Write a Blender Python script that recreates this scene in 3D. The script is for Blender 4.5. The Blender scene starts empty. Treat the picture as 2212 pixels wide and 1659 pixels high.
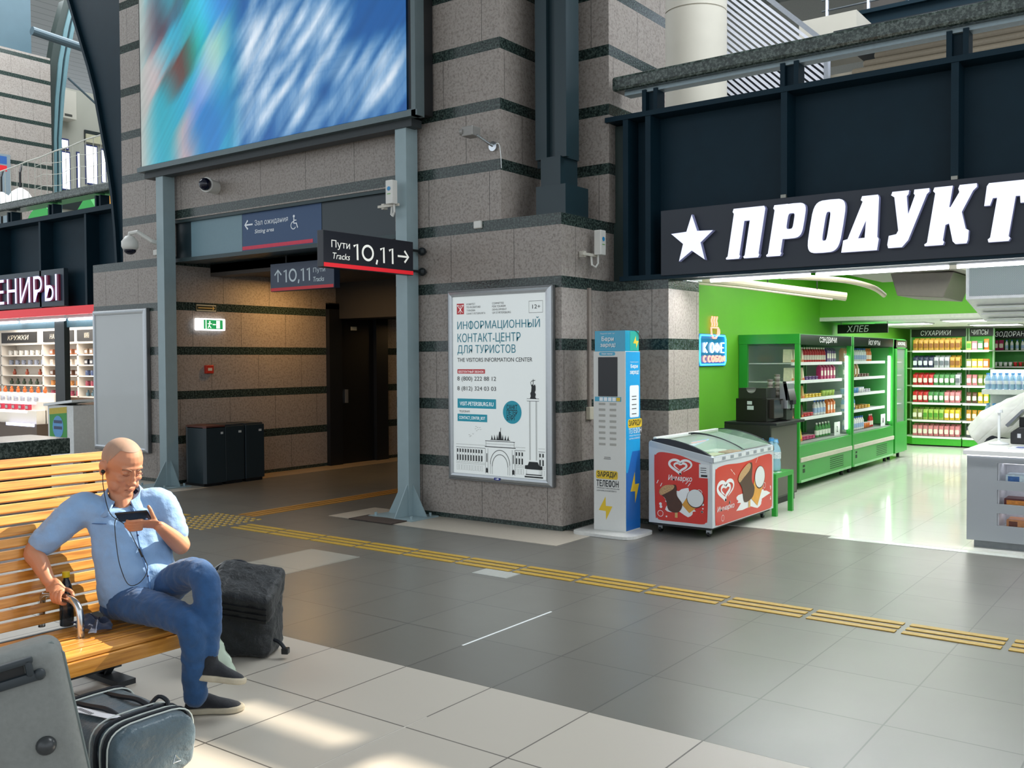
import bpy, bmesh, math, random
from mathutils import Matrix, Vector as V
R = random.Random(7)
SC = bpy.context.scene
COL = SC.collection
# ---------- camera
cam = bpy.data.objects.new('camera', bpy.data.cameras.new('camera'))
COL.objects.link(cam)
cam.data.sensor_width = 36
cam.data.lens = 36 * 2080.0 / 2212
cam.data.clip_start = .05
_y, _p, _r = -.636294, -.0257382, -.0054930
_f = V((math.sin(_y), math.cos(_y), 0)); _ri = V((math.cos(_y), -math.sin(_y), 0)); _u = V((0, 0, 1))
_f2 = _f * math.cos(_p) + _u * math.sin(_p); _u2 = _u * math.cos(_p) - _f * math.sin(_p)
_r2 = _ri * math.cos(_r) + _u2 * math.sin(_r); _u3 = _u2 * math.cos(_r) - _ri * math.sin(_r)
cam.matrix_world = Matrix(((_r2.x, _u3.x, -_f2.x, 0), (_r2.y, _u3.y, -_f2.y, 0), (_r2.z, _u3.z, -_f2.z, 1.7), (0, 0, 0, 1)))
SC.camera = cam
# ---------- world, sun, exposure
w = bpy.data.worlds.new('world'); SC.world = w; w.use_nodes = True
w.node_tree.nodes['Background'].inputs[0].default_value = (.86, .93, 1, 1)
w.node_tree.nodes['Background'].inputs[1].default_value = 1.05
SC.view_settings.view_transform = 'Standard'; SC.view_settings.look = 'None'
SC.view_settings.gamma = 1; SC.view_settings.use_curve_mapping = False
SC.view_settings.exposure = 0.3
SC.cycles.use_denoising = True
SC.cycles.max_bounces = 6; SC.cycles.diffuse_bounces = 3; SC.cycles.glossy_bounces = 3
SC.cycles.transparent_max_bounces = 8; SC.cycles.sample_clamp_indirect = 4
SD = V((-.25, -.75, -.65)).normalized()
sl = bpy.data.lights.new('sun', 'SUN'); sl.energy = 9; sl.angle = .006; sl.color = (1, .9, .74)
so = bpy.data.objects.new('sun', sl); COL.objects.link(so); so.rotation_euler = SD.to_track_quat('-Z', 'Y').to_euler()

def area(name, loc, sx, sy, power, color=(1, 1, 1), d=(0, 0, -1), spread=math.pi):
    l = bpy.data.lights.new(name, 'AREA'); l.shape = 'RECTANGLE'; l.size = sx; l.size_y = sy; l.energy = power; l.color = color; l.spread = spread
    o = bpy.data.objects.new(name, l); COL.objects.link(o); o.location = loc
    o.rotation_euler = V(d).to_track_quat('-Z', 'Y').to_euler()
    return o
# added area lights under the closed roof, standing in for gallery daylight
area('gallery_fill_light', (-23, 10, 12.9), 12, 14, 2300, (.9, .96, 1))
area('gallery_fill_light', (-1, 11.5, 12.9), 12, 7, 1500, (.9, .96, 1))
# shop ceiling lamps and the warm downlight of the passage
area('fascia_tube_light', (-2.2, 9.0, 2.44), 4.2, .1, 60, (.95, .97, 1), (0, -.35, -1))
area('shop_front_light', (-2.8, 10.6, 2.95), 3.4, 2.2, 82, (1, 1, .98))
area('shop_front_light', (-3.2, 13.2, 2.95), 2.6, 2, 60, (1, 1, .98))
area('shop_back_light', (-3.2, 17.6, 2.24), 3.2, 3.4, 100, (1, 1, .98))
area('souvenir_shop_light', (-20.5, 10.6, 2.6), 5, 1.4, 120, (1, .96, .9))
area('passage_downlight', (-10.9, 9.6, 2.9), .25, .5, 17, (1, .55, .18))
area('passage_downlight', (-10.6, 13.2, 2.3), .25, .5, 6, (1, .62, .25))

# ---------- materials
def lin(h):
    if isinstance(h, str):
        h = [int(h[i:i + 2], 16) / 255 for i in (0, 2, 4)]
    return tuple(c / 12.92 if c <= .04045 else ((c + .055) / 1.055) ** 2.4 for c in h) + (1,)
MATS = {}
class N:
    def __init__(s, name):
        s.m = bpy.data.materials.new(name); s.m.use_nodes = True; s.t = s.m.node_tree
        s.b = s.t.nodes['Principled BSDF']; s._p = None
    def n(s, typ, **k):
        x = s.t.nodes.new('ShaderNode' + typ)
        for a, v in k.items():
            if a[0] == 'i' and a[1:].isdigit():
                i = x.inputs[int(a[1:])]
                if hasattr(v, 'links'): s.t.links.new(v, i)
                else: i.default_value = v
            elif a in x.inputs.keys():
                i = x.inputs[a]
                if hasattr(v, 'links'): s.t.links.new(v, i)
                else: i.default_value = v
            else: setattr(x, a, v)
        return x
    def math(s, op, a, b=0, c=0): return s.n('Math', operation=op, i0=a, i1=b, i2=c).outputs[0]
    def pos(s):
        if not s._p: s._p = s.n('NewGeometry').outputs['Position']
        return s._p
    def obj(s): return s.n('TexCoord').outputs['Object']
    def noise(s, scale, detail=3, vec=None, rough=.5):
        x = s.n('TexNoise', Scale=scale, Detail=detail, Roughness=rough); s.t.links.new(vec or s.pos(), x.inputs['Vector']); return x.outputs['Fac']
    def ramp(s, fac, stops, const=False):
        r = s.n('ValToRGB', i0=fac); e = r.color_ramp.elements
        if const: r.color_ramp.interpolation = 'CONSTANT'
        while len(e) < len(stops): e.new(1)
        for k, (p, c) in enumerate(stops): e[k].position = p; e[k].color = lin(c)
        return r.outputs[0]
    def mix(s, f, a, b):
        x = s.n('Mix', data_type='RGBA'); 
        for i, v in ((0, f), (6, a), (7, b)):
            if hasattr(v, 'links'): s.t.links.new(v, x.inputs[i])
            else: x.inputs[i].default_value = lin(v) if isinstance(v, str) else v
        return x.outputs[2]
    def set(s, **k):
        for a, v in k.items():
            i = s.b.inputs[a.replace('_', ' ')]
            if hasattr(v, 'links'): s.t.links.new(v, i)
            else: i.default_value = lin(v) if isinstance(v, str) else v
        return s
    def bump(s, h, st=.3, d=.01):
        s.t.links.new(s.n('Bump', Strength=st, Distance=d, Height=h).outputs[0], s.b.inputs['Normal']); return s
def M(col, rough=.5, metal=0, emit=0, var=.06, scale=30, bump=0, alpha=1, trans=0, coat=0):
    k = (col, rough, metal, emit, var, scale, bump, alpha, trans, coat)
    if k in MATS: return MATS[k]
    n = N('mat_%s_%d' % (col, len(MATS)))
    if emit:
        n.set(Base_Color=col, Roughness=rough, Emission_Color=col, Emission_Strength=emit)
    else:
        c = lin(col)
        if var:
            nz = n.noise(scale, 2, n.obj())
            a = tuple(max(0, x * (1 - var * 2)) for x in c[:3]) + (1,); b = tuple(min(1, x * (1 + var * 2)) for x in c[:3]) + (1,)
            n.set(Base_Color=n.mix(nz, a, b))
        else: n.set(Base_Color=c)
        n.set(Roughness=rough, Metallic=metal)
        if trans: n.set(Transmission_Weight=trans, IOR=1.45)
        if alpha < 1: n.set(Alpha=alpha)
        if coat: n.set(Coat_Weight=coat)
        if bump: n.bump(n.noise(scale, 4, n.obj()), bump, .01)
    MATS[k] = n.m
    return n.m
def glass(col='ffffff', alpha=.12, rough=.05):
    return M(col, rough, 0, 0, 0, 30, 0, alpha)

# ---------- builders
FRONT = lambda x, y, z: Matrix(((1, 0, 0, x), (0, 0, -1, y), (0, 1, 0, z), (0, 0, 0, 1)))   # u=+x v=+z n=-y
SIDE = lambda x, y, z: Matrix(((0, 0, 1, x), (1, 0, 0, y), (0, 1, 0, z), (0, 0, 0, 1)))     # u=+y v=+z n=+x
I4 = Matrix.Identity(4)
def empty_mat(o): return MW.get(o.name, I4)
MW = {}
def thing(name, label, cat, loc=(0, 0, 0), rz=0, group=None, parent=None):
    o = bpy.data.objects.new(name, None); COL.objects.link(o); o.empty_display_size = .05
    o.location = loc; o.rotation_euler = (0, 0, rz)
    if parent: o.parent = parent
    MW[o.name] = Matrix.Translation(loc) @ Matrix.Rotation(rz, 4, 'Z')
    tag(o, label, cat, group)
    return o
def tag(o, label=None, cat=None, group=None, kind=None):
    for k, v in (('label', label), ('category', cat), ('group', group), ('kind', kind)):
        if v: o[k] = v
    return o
def rel(o, label, group=None):
    o['label'] = label
    if group: o['group'] = group
    return o
def dup(root, loc, rz=None, label=None, group=None):
    r = root.copy(); COL.objects.link(r); r.location = loc
    if rz is not None: r.rotation_euler = (0, 0, rz)
    if label: r['label'] = label
    if group: r['group'] = group
    for ch in list(root.children):
        c = ch.copy(); COL.objects.link(c); c.parent = r
        for g in ch.children:
            d = g.copy(); COL.objects.link(d); d.parent = c
    return r
class B:
    def __init__(s, m=None):
        s.bm = bmesh.new(); s.m = m or I4; s.mi = 0
    def _fin(s, vs, m=None):
        mm = s.m if m is None else s.m @ m
        fs = set()
        for v in vs:
            v.co = mm @ v.co
            fs.update(v.link_faces)
        for f in fs: f.material_index = s.mi
        return s
    def box(s, x0, y0, z0, x1, y1, z1, bev=0, seg=2, m=None):
        g = bmesh.ops.create_cube(s.bm, size=1); vs = g['verts']
        for v in vs: v.co = V((x0 + (v.co.x + .5) * (x1 - x0), y0 + (v.co.y + .5) * (y1 - y0), z0 + (v.co.z + .5) * (z1 - z0)))
        if bev:
            es = {e for v in vs for e in v.link_edges}
            r = bmesh.ops.bevel(s.bm, geom=list(es), offset=bev, segments=seg, profile=.5, affect='EDGES')
            vs = list({v for f in r['faces'] for v in f.verts} | {v for v in vs if v.is_valid})
        return s._fin(vs, m)
    def cyl(s, p0, p1, r, r2=None, n=14, m=None):
        p0, p1 = V(p0), V(p1); d = p1 - p0
        g = bmesh.ops.create_cone(s.bm, cap_ends=True, segments=n, radius1=r, radius2=r if r2 is None else r2, depth=d.length)
        q = d.to_track_quat('Z', 'Y').to_matrix().to_4x4()
        mm = Matrix.Translation((p0 + p1) / 2) @ q
        for v in g['verts']: v.co = mm @ v.co
        return s._fin(g['verts'], m)
    def ball(s, c, r, sc=(1, 1, 1), n=16, m=None):
        g = bmesh.ops.create_uvsphere(s.bm, u_segments=n, v_segments=max(6, n // 2), radius=r)
        for v in g['verts']: v.co = V((v.co.x * sc[0], v.co.y * sc[1], v.co.z * sc[2])) + V(c)
        return s._fin(g['verts'], m)
    def tube(s, pts, r, n=8, closed=False, m=None):
        P = [V(p) for p in pts]; L = len(P); rings = []; up = None
        for i, p in enumerate(P):
            a = P[(i - 1) % L] if closed or i else p; b = P[(i + 1) % L] if closed or i < L - 1 else p
            t = (b - a).normalized()
            if up is None: up = t.orthogonal().normalized()
            up = (up - t * up.dot(t)).normalized(); w2 = t.cross(up)
            rr = r[i] if isinstance(r, (list, tuple)) else r
            rings.append([s.bm.verts.new(p + (up * math.cos(k * 2 * math.pi / n) + w2 * math.sin(k * 2 * math.pi / n)) * rr) for k in range(n)])
        for i in range(L if closed else L - 1):
            a, b = rings[i], rings[(i + 1) % L]
            for k in range(n): s.bm.faces.new((a[k], a[(k + 1) % n], b[(k + 1) % n], b[k]))
        if not closed:
            s.bm.faces.new(rings[0][::-1]); s.bm.faces.new(rings[-1])
        return s._fin([v for q in rings for v in q], m)
    def poly(s, pts, d=0, z=0, m=None):      # polygon in XY, front at z, thickness d behind it
        if sum(p[0] * q[1] - q[0] * p[1] for p, q in zip(pts, list(pts[1:]) + [pts[0]])) < 0: pts = list(pts)[::-1]
        a = [s.bm.verts.new((p[0], p[1], z)) for p in pts]
        f = s.bm.faces.new(a); f.normal_update(); vs = a
        if f.normal.z < 0: f.normal_flip()
        if d:
            b = [s.bm.verts.new((p[0], p[1], z - d)) for p in pts]; g = s.bm.faces.new(b); g.normal_update()
            if g.normal.z > 0: g.normal_flip()
            for k in range(len(a)):
                j = (k + 1) % len(a); s.bm.faces.new((a[k], b[k], b[j], a[j]))
            vs = a + b
        return s._fin(vs, m)
    def rect(s, x0, y0, x1, y1, z=0, m=None): return s.poly(((x0, y0), (x1, y0), (x1, y1), (x0, y1)), 0, z, m)
    def rrect(s, x0, y0, x1, y1, r, d=0, z=0, m=None, n=5):
        P = []
        for cx, cy, a in ((x1 - r, y0 + r, -90), (x1 - r, y1 - r, 0), (x0 + r, y1 - r, 90), (x0 + r, y0 + r, 180)):
            for k in range(n + 1):
                t = math.radians(a + 90 * k / n); P.append((cx + r * math.cos(t), cy + r * math.sin(t)))
        return s.poly(P, d, z, m)
    def disc(s, cx, cy, r, d=0, z=0, n=24, sy=1, m=None):
        return s.poly([(cx + r * math.cos(k * 2 * math.pi / n), cy + sy * r * math.sin(k * 2 * math.pi / n)) for k in range(n)], d, z, m)
    def stroke(s, pts, w, z=0, closed=False, m=None):   # flat ribbon
        P = [V((p[0], p[1])) for p in pts]; L = len(P); a = []; b = []
        for i, p in enumerate(P):
            q = P[(i - 1) % L] if closed or i else p; t = P[(i + 1) % L] if closed or i < L - 1 else p
            t = (t - q).normalized(); nn = V((-t.y, t.x)); ww = w[i] if isinstance(w, (list, tuple)) else w
            a.append(s.bm.verts.new((p.x + nn.x * ww / 2, p.y + nn.y * ww / 2, z))); b.append(s.bm.verts.new((p.x - nn.x * ww / 2, p.y - nn.y * ww / 2, z)))
        for i in range(L if closed else L - 1):
            j = (i + 1) % L; s.bm.faces.new((b[i], b[j], a[j], a[i]))
        return s._fin(a + b, m)
    def lathe(s, prof, c=(0, 0, 0), n=18, m=None, sx=1, sy=1):
        rings = [[s.bm.verts.new((c[0] + r * sx * math.cos(k * 2 * math.pi / n), c[1] + r * sy * math.sin(k * 2 * math.pi / n), c[2] + z)) for k in range(n)] for r, z in prof]
        for a, b in zip(rings, rings[1:]):
            for k in range(n): s.bm.faces.new((a[k], a[(k + 1) % n], b[(k + 1) % n], b[k]))
        s.bm.faces.new(rings[0][::-1]); s.bm.faces.new(rings[-1])
        return s._fin([v for q in rings for v in q], m)
    def text(s, t, x0, y0, x1, y1, d=0, z=.001, off=0, shear=0, m=None, keep=False):
        cu = bpy.data.curves.new('t', 'FONT'); cu.body = t.replace('Ф', 'О'); cu.size = 1; cu.offset = off; cu.shear = shear; cu.extrude = .5 if d else 0; cu.resolution_u = 4
        o = bpy.data.objects.new('t', cu); COL.objects.link(o)
        dg = bpy.context.evaluated_depsgraph_get(); me = o.evaluated_get(dg).to_mesh()
        vs_ = [v.co.copy() for v in me.vertices]; ps_ = [tuple(p.vertices) for p in me.polygons]
        xs = [v.x for v in vs_]; ys = [v.y for v in vs_]; o.evaluated_get(dg).to_mesh_clear()
        bars = []
        if xs and 'Ф' in t:
            def ext(q):
                cu.body = q; e = bpy.context.evaluated_depsgraph_get(); mm = o.evaluated_get(e).to_mesh(); X = [v.co.x for v in mm.vertices]; o.evaluated_get(e).to_mesh_clear(); return min(X), max(X)
            wo = ext('О'); wo = wo[1] - wo[0]
            bars = [ext(t[:i].replace('Ф', 'О') + 'О')[1] - wo / 2 for i, c in enumerate(t) if c == 'Ф']
        if xs:
            ax, bx, ay, by = min(xs), max(xs), min(ys), max(ys)
            kx = (x1 - x0) / (bx - ax); ky = (y1 - y0) / (by - ay)
            if keep: kx = min(kx, ky); ky = kx
            isl = list(range(len(vs_)))
            def fnd(i):
                while isl[i] != i: isl[i] = isl[isl[i]]; i = isl[i]
                return i
            for p in ps_:
                for i in p[1:]: isl[fnd(i)] = fnd(p[0])
            ids = {}; zo = [ids.setdefault(fnd(i), len(ids)) % 5 * (0 if d else .00012) for i in range(len(vs_))]
            nv = [s.bm.verts.new((x0 + (v.x - ax) * kx, y0 + (v.y - ay) * ky, z + zo[i] + (v.z * d - d / 2 if d else 0))) for i, v in enumerate(vs_)]
            for p in ps_:
                try:
                    f = s.bm.faces.new([nv[i] for i in p])
                    if not d:
                        f.normal_update()
                        if f.normal.z < 0: f.normal_flip()
                except ValueError: pass
            s._fin(nv, m)
            for q in bars:
                X = x0 + (q - ax) * kx; Y = y0 + (-.04 - ay) * ky; s.rect(X - .05 * kx, Y, X + .05 * kx, Y + .82 * ky, z + .0003, m)
        bpy.data.objects.remove(o); bpy.data.curves.remove(cu)
        return s
    def grid(s, f, nu, nv, cu=False, cv=False):      # f(u,v)->xyz
        g = [[s.bm.verts.new(f(i / nu, j / nv)) for j in range(nv if cv else nv + 1)] for i in range(nu if cu else nu + 1)]
        for i in range(nu):
            for j in range(nv):
                a = g[i]; b = g[(i + 1) % len(g)]; j2 = (j + 1) % len(a)
                try: s.bm.faces.new((a[j], b[j], b[j2], a[j2]))
                except ValueError: pass
        return s._fin([v for q in g for v in q])
    def done(s, name, mat, parent=None, smooth=False, sub=0, bev=0, wn=True):
        me = bpy.data.meshes.new(name)
        if parent is not None:
            s.bm.transform(empty_mat(parent).inverted())
        bmesh.ops.remove_doubles(s.bm, verts=s.bm.verts, dist=1e-6) if wn == 2 else None
        s.bm.to_mesh(me); s.bm.free()
        for q in (mat if isinstance(mat, (list, tuple)) else [mat]): me.materials.append(q)
        if smooth:
            for p in me.polygons: p.use_smooth = True
            if smooth != True: 
                try: me.set_sharp_from_angle(angle=math.radians(smooth))
                except Exception: pass
        o = bpy.data.objects.new(name, me); COL.objects.link(o)
        if parent is not None:
            o.parent = parent; MW[o.name] = empty_mat(parent)
        if bev:
            md = o.modifiers.new('b', 'BEVEL'); md.width = bev; md.segments = 2; md.limit_method = 'ANGLE'
        if sub:
            md = o.modifiers.new('s', 'SUBSURF'); md.levels = sub; md.render_levels = sub
        return o
def struct(b, name, mat, **k): return tag(b.done(name, mat, **k), kind='structure')
def arc(cx, cy, r, a0, a1, n=12, ry=None):
    return [(cx + r * math.cos(math.radians(a0 + (a1 - a0) * k / n)), cy + (ry or r) * math.sin(math.radians(a0 + (a1 - a0) * k / n))) for k in range(n + 1)]
def bez(p, n=16):
    P = [V(q) for q in p]; out = []
    for i in range(n + 1):
        t = i / n; Q = P
        while len(Q) > 1: Q = [a.lerp(b, t) for a, b in zip(Q, Q[1:])]
        out.append(Q[0])
    return out
def cat(pts, n=6, closed=False):     # Catmull-Rom through the points
    P = [V(q) for q in pts]; L = len(P); out = []
    for i in range(L if closed else L - 1):
        g = (lambda k: P[k % L]) if closed else (lambda k: P[max(0, min(L - 1, k))])
        a, b, c, d = g(i - 1), g(i), g(i + 1), g(i + 2)
        for k in range(n):
            t = k / n
            out.append(.5 * (2 * b + (c - a) * t + (2 * a - 5 * b + 4 * c - d) * t * t + (3 * b - a - 3 * c + d) * t ** 3))
    if not closed: out.append(P[-1])
    return out

# ================= SETTING =================
def granite():
    n = N('granite'); p = n.pos(); sx = n.n('SeparateXYZ', i0=p).outputs
    z = sx[2]; u = n.math('ADD', sx[0], sx[1])
    g = n.ramp(n.noise(38, 6, None, .7), [(.3, '66615d'), (.46, '8f8882'), (.58, 'a59e98'), (.72, '79736e')])
    g = n.mix(n.math('MULTIPLY', n.noise(1.3, 3), .3), g, '98877a')
    row = n.math('FLOOR', n.math('DIVIDE', n.math('SUBTRACT', z, .05), .617))
    ju = n.math('FRACT', n.math('ADD', n.math('DIVIDE', u, .83), n.math('MULTIPLY', row, .37)))
    joint = n.math('LESS_THAN', ju, .007)
    g = n.mix(joint, g, '3a3633')
    fz = n.math('FRACT', n.math('DIVIDE', n.math('ADD', z, .065), .617))
    band = n.math('LESS_THAN', fz, .186)
    d = n.ramp(n.noise(45, 5, None, .6), [(.35, '18201e'), (.5, '2c3835'), (.62, '4c5a54'), (.68, '2a3532')])
    n.set(Base_Color=n.mix(band, g, d))
    n.set(Roughness=n.math('SUBTRACT', .5, n.math('MULTIPLY', band, .36)))
    n.bump(n.math('ADD', n.noise(60, 3), n.math('MULTIPLY', band, -.5)), .25, .006)
    return n.m
GR = granite()
def dark_granite():
    n = N('dark_granite')
    n.set(Base_Color=n.ramp(n.noise(38, 6, None, .65), [(.35, '1c2523'), (.5, '38443f'), (.6, '65706a'), (.7, '2c3633')]), Roughness=.22)
    return n.m
DG = dark_granite()
def tiles(name, c1, c2, grout, w, h, rough, ox=-1.247, oy=3.905, gw=.004):
    n = N(name)
    mp = n.n('Mapping', i0=n.pos()); mp.inputs[1].default_value = (-ox, -oy, 0)
    b = n.n('TexBrick', offset=0, squash=1, i0=mp.outputs[0]); b.inputs['Scale'].default_value = 1
    b.inputs['Brick Width'].default_value = w; b.inputs['Row Height'].default_value = h; b.inputs['Mortar Size'].default_value = gw
    b.inputs['Mortar Smooth'].default_value = 0
    b.inputs['Color1'].default_value = lin(c1); b.inputs['Color2'].default_value = lin(c2); b.inputs['Mortar'].default_value = lin(grout)
    nz = n.noise(7, 4); n.set(Base_Color=n.mix(n.math('MULTIPLY', nz, .3), b.outputs[0], c2))
    n.set(Roughness=n.math('ADD', rough, n.math('MULTIPLY', n.noise(3, 3), .08)))
    return n.m
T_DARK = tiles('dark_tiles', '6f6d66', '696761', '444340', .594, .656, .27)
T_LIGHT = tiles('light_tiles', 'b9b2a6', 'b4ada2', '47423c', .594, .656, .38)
T_PATCH = tiles('grey_tiles', '98988f', '94948c', '6a6962', .594, .656, .27)
T_SHOP = tiles('shop_tiles', 'e6e8dc', 'e2e4da', 'c9cbc0', .6, .6, .06)
T_TAN = tiles('tan_tiles', 'a8977f', 'a3937c', '5a5045', .594, .656, .3)
STEEL = M('0d2733', .55, 0, 0, .08, 6); STEEL.node_tree.nodes['Principled BSDF'].inputs['Specular IOR Level'].default_value = .2           # blue-black painted steel
STEELG = M('22322f', .4, 0, 0, .06, 6)
POSTG = M('8fa3a8', .4, 0, 0, .04, 8)
BLACK = M('101214', .5, 0, 0, 0)
WHITE = M('e9ecec', .4, 0, 0, .02)
GREEN = M('66b52c', .55, 0, 0, .03, 2)
GREEN2 = M('2c9a34', .3, 0, 0, .03, 3)
CREAM = M('cfcabd', .6, 0, 0, .03, 3)
CHROME = M('c8ccd0', .18, 1, 0, 0)
ALU = M('b4b8bb', .32, .8, 0, .03)
LEDW = M('f2f4ff', .5, 0, 7)

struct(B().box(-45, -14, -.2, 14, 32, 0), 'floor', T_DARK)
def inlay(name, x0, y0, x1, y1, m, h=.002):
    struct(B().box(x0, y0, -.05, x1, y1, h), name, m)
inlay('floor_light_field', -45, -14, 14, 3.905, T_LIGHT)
inlay('floor_shop', -5.35, 9.14, 3, 24, T_SHOP, .004)
inlay('floor_souvenir_shop', -26, 9.2, -13.6, 14, T_SHOP, .004)
inlay('floor_border_right', -7.85, 7.24, -4.86, 7.95, M('b3aa9c', .35, 0, 0, .05))
inlay('floor_border_passage', -11.62, 7.95, -11.12, 16, T_TAN)
inlay('floor_border_left', -14.2, 7.24, -10.95, 7.95, M('b3aa9c', .35, 0, 0, .05), .0015)
inlay('floor_patch', -6.6, 4.56, -5.98, 5.87, T_PATCH)
inlay('floor_joint_line', -3.627, 4.39, -3.613, 5.33, WHITE, .0015); inlay('floor_joint_line', -3.029, 2.5, -3.022, 3.4, M('c4beb4', .5), .0035)
struct(B().box(-4.79, 5.93, 0, -4.45, 6.12, .006).rect(-4.77, 5.95, -4.47, 6.1, .0065), 'floor_hatch', M('b9bab4', .35, .3, 0, .05))
struct(B().box(-2.98, 9.02, -.05, 1, 9.14, .003), 'floor_threshold', M('d3d7d0', .3))

# tactile paving
YEL = M('b08d2c', .5, 0, 0, .1, 40); ORA = M('a8752a', .5, 0, 0, .1, 40)
tp = None
for k in range(16):
    x = -8.13 + .594 * k
    if tp is None:
        tp = thing('tactile_strip', 'yellow triple-ribbed tactile strip crossing the grey hall floor', 'tactile strip', (x, 6.27, 0), 0, 'yellow tactile strips across the hall')
        for q in (-.1, 0, .1): B().box(x + .02, 6.27 + q - .03, 0, x + .575, 6.27 + q + .03, .006, .002).done('rib', YEL, tp)
    else: dup(tp, (x, 6.27, 0))
t2 = thing('tactile_strip', 'orange tactile line leading into the dim passage', 'tactile strip', (-8.6, 9.2, 0))
for q in (-.1, 0, .1): B().box(-8.6 + q - .03, 6.72, 0, -8.6 + q + .03, 15, .006).done('rib', ORA, t2)
t3 = thing('tactile_strip', 'yellow tactile line behind the seated man towards the left', 'tactile strip', (-9.6, 6.1, 0))
for q in (-.1, 0, .1): B().box(-11.8, 6.27 + q - .03, 0, -9.15, 6.27 + q + .03, .006).done('rib', YEL, t3)
b = B()
for i in range(9):
    for j in range(9): b.cyl((-9.0 + .09 * i, 5.92 + .09 * j, 0), (-9.0 + .09 * i, 5.92 + .09 * j, .006), .028, .02, 8)
tag(b.done('tactile_pad', YEL), 'studded yellow tactile warning pad where the strips meet', 'tactile pad')['kind'] = 'stuff'

# walls and pillars
struct(B().box(-7.43, 7.89, 0, -5.22, 10.4, 3.135).box(-5.22, 8.75, 0, -4.5, 9.45, 2.505).box(-5.3, 9.4, 0, -5.16, 9.6, 2.5), 'wall_pedestal_right', GR)
struct(B().box(-7.43, 7.89, 3.135, -5.96, 10.04, 13).box(-5.96, 8.77, 3.135, -5.2, 10.04, 13), 'wall_pillar_right', GR)
struct(B().box(-11.6, 7.89, 3.62, -7.43, 8.5, 13), 'wall_lintel', GR)
struct(B().box(-13.6, 7.89, 0, -11.6, 9.2, 3.135), 'wall_pedestal_left', GR)
struct(B().box(-12.8, 7.89, 3.135, -11.6, 9.2, 13), 'wall_pillar_left', GR)
struct(B().box(-12, 9.2, 0, -11.6, 16, 2.95), 'wall_passage_left', GR)
struct(B().box(-7.43, 10.4, 0, -7.1, 16, 2.95), 'wall_passage_right', GR)
struct(B().box(-12, 16, 0, -7.1, 16.2, 2.95), 'wall_passage_back', GR)
struct(B().box(-12, 8.5, 2.95, -7.1, 16.2, 3.3).box(-11.6, 8.5, 2.9, -7.43, 8.75, 3.7), 'ceiling_passage', M('4a4440', .7, 0, 0, .05, 2))
struct(B().box(-11.6, 10.9, 2.37, -7.43, 11.4, 2.95), 'ceiling_passage_beam', M('2e2d2c', .6, 0, 0, .05, 2))
d = struct(B().box(-11.6, 10.95, 0, -11.57, 11.72, 2.55), 'door_1', M('0b0d0e', .45, 0, 0, .02))
tag(B().box(-11.6, 10.68, 0, -11.52, 10.95, 2.6).box(-11.6, 11.72, 0, -11.5, 12.0, 2.6).box(-11.6, 10.68, 2.52, -11.52, 12, 2.62).done('frame', M('15181c', .4, 0, 0, .02), d))
tag(B().box(-11.57, 11.05, 1.0, -11.53, 11.09, 1.22).done('handle', ALU, d))
B().box(-11.57, 11.2, 2.19, -11.565, 11.33, 2.25).done('notice', M('c9c7b0', .6), d)
# right balcony front over the shop
b = B().box(-5.0, 8.95, 2.55, 3, 9.05, 4.2).box(-5.22, 8.72, 4.16, 3, 9.05, 4.21).box(-5.05, 8.72, 2.5, 3, 9.05, 2.55)
for x in (-4.98, -4.72, -3.3, -1.83, -.36, 1.1): b.box(x - .03, 8.73, 2.55, x + .03, 8.95, 4.17)
struct(b, 'wall_shop_front', STEEL)
struct(B().box(-5.22, 8.9, 2.5, -5.03, 9.0, 4.15), 'wall_shop_jamb_plate', STEELG)
struct(B().box(-5.2, 9.05, 4.0, 3, 24, 4.2), 'floor_gallery_right', M('8d8b86', .6))
# shop shell
struct(B().box(-5.3, 9.45, 0, -5.15, 22, 3.15), 'wall_shop_left', GREEN)
struct(B().box(-5.3, 21.6, 0, 3, 21.75, 3.15).box(-5.3, 15.2, 2.29, 3, 15.3, 3.15), 'wall_shop_back', GREEN)
struct(B().box(-5.3, 9.05, 3.1, 3, 15.3, 3.2), 'ceiling_shop', M('7cc44c', .6, 0, 0, .03, 2))
struct(B().box(-5.3, 15.18, 2.27, 3, 21.7, 2.33), 'ceiling_shop_back', M('d9d9d4', .6))
struct(B().box(3, 9, 0, 3.1, 22, 4.2), 'wall_shop_right', GREEN)
# left balcony front over the souvenir shop
b = B().box(-30, 8.95, 2.62, -13.6, 9.05, 4.2).box(-30, 8.7, 4.16, -13.6, 9.05, 4.24)
for x in (-22.9, -21.4, -19.9, -18.25, -16.73, -15.25, -13.7): b.box(x - .03, 8.72, 2.6, x + .03, 8.95, 4.17)
struct(b, 'wall_souvenir_front', STEEL)
struct(B().box(-30, 9.05, 3.0, -13.6, 30, 3.1), 'floor_gallery_left', M('9a9a95', .6))
struct(B().box(-30, 11.9, 0, -13.6, 12, 3), 'wall_souvenir_back', M('e2d9cc', .6))
struct(B().box(-26, 9.05, 2.62, -13.6, 12, 2.7), 'ceiling_souvenir_shop', M('d8d4cc', .6))
struct(B().box(-14.0, 9.2, 0, -13.6, 12, 3), 'wall_souvenir_right', M('d8d4cc', .6))
# far striped pillar of the hall, its gallery walls
struct(B().box(-30.5, 11.5, 3.1, -27.8, 14.9, 10.6), 'wall_far_pillar', GR)
struct(B().box(-40, 24, 3.1, -18, 24.3, 8.0), 'wall_gallery_back', CREAM)
struct(B().box(-40, 30, -.5, 14, 30.3, 13), 'wall_hall_end', M('b9b9b2', .7))
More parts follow.
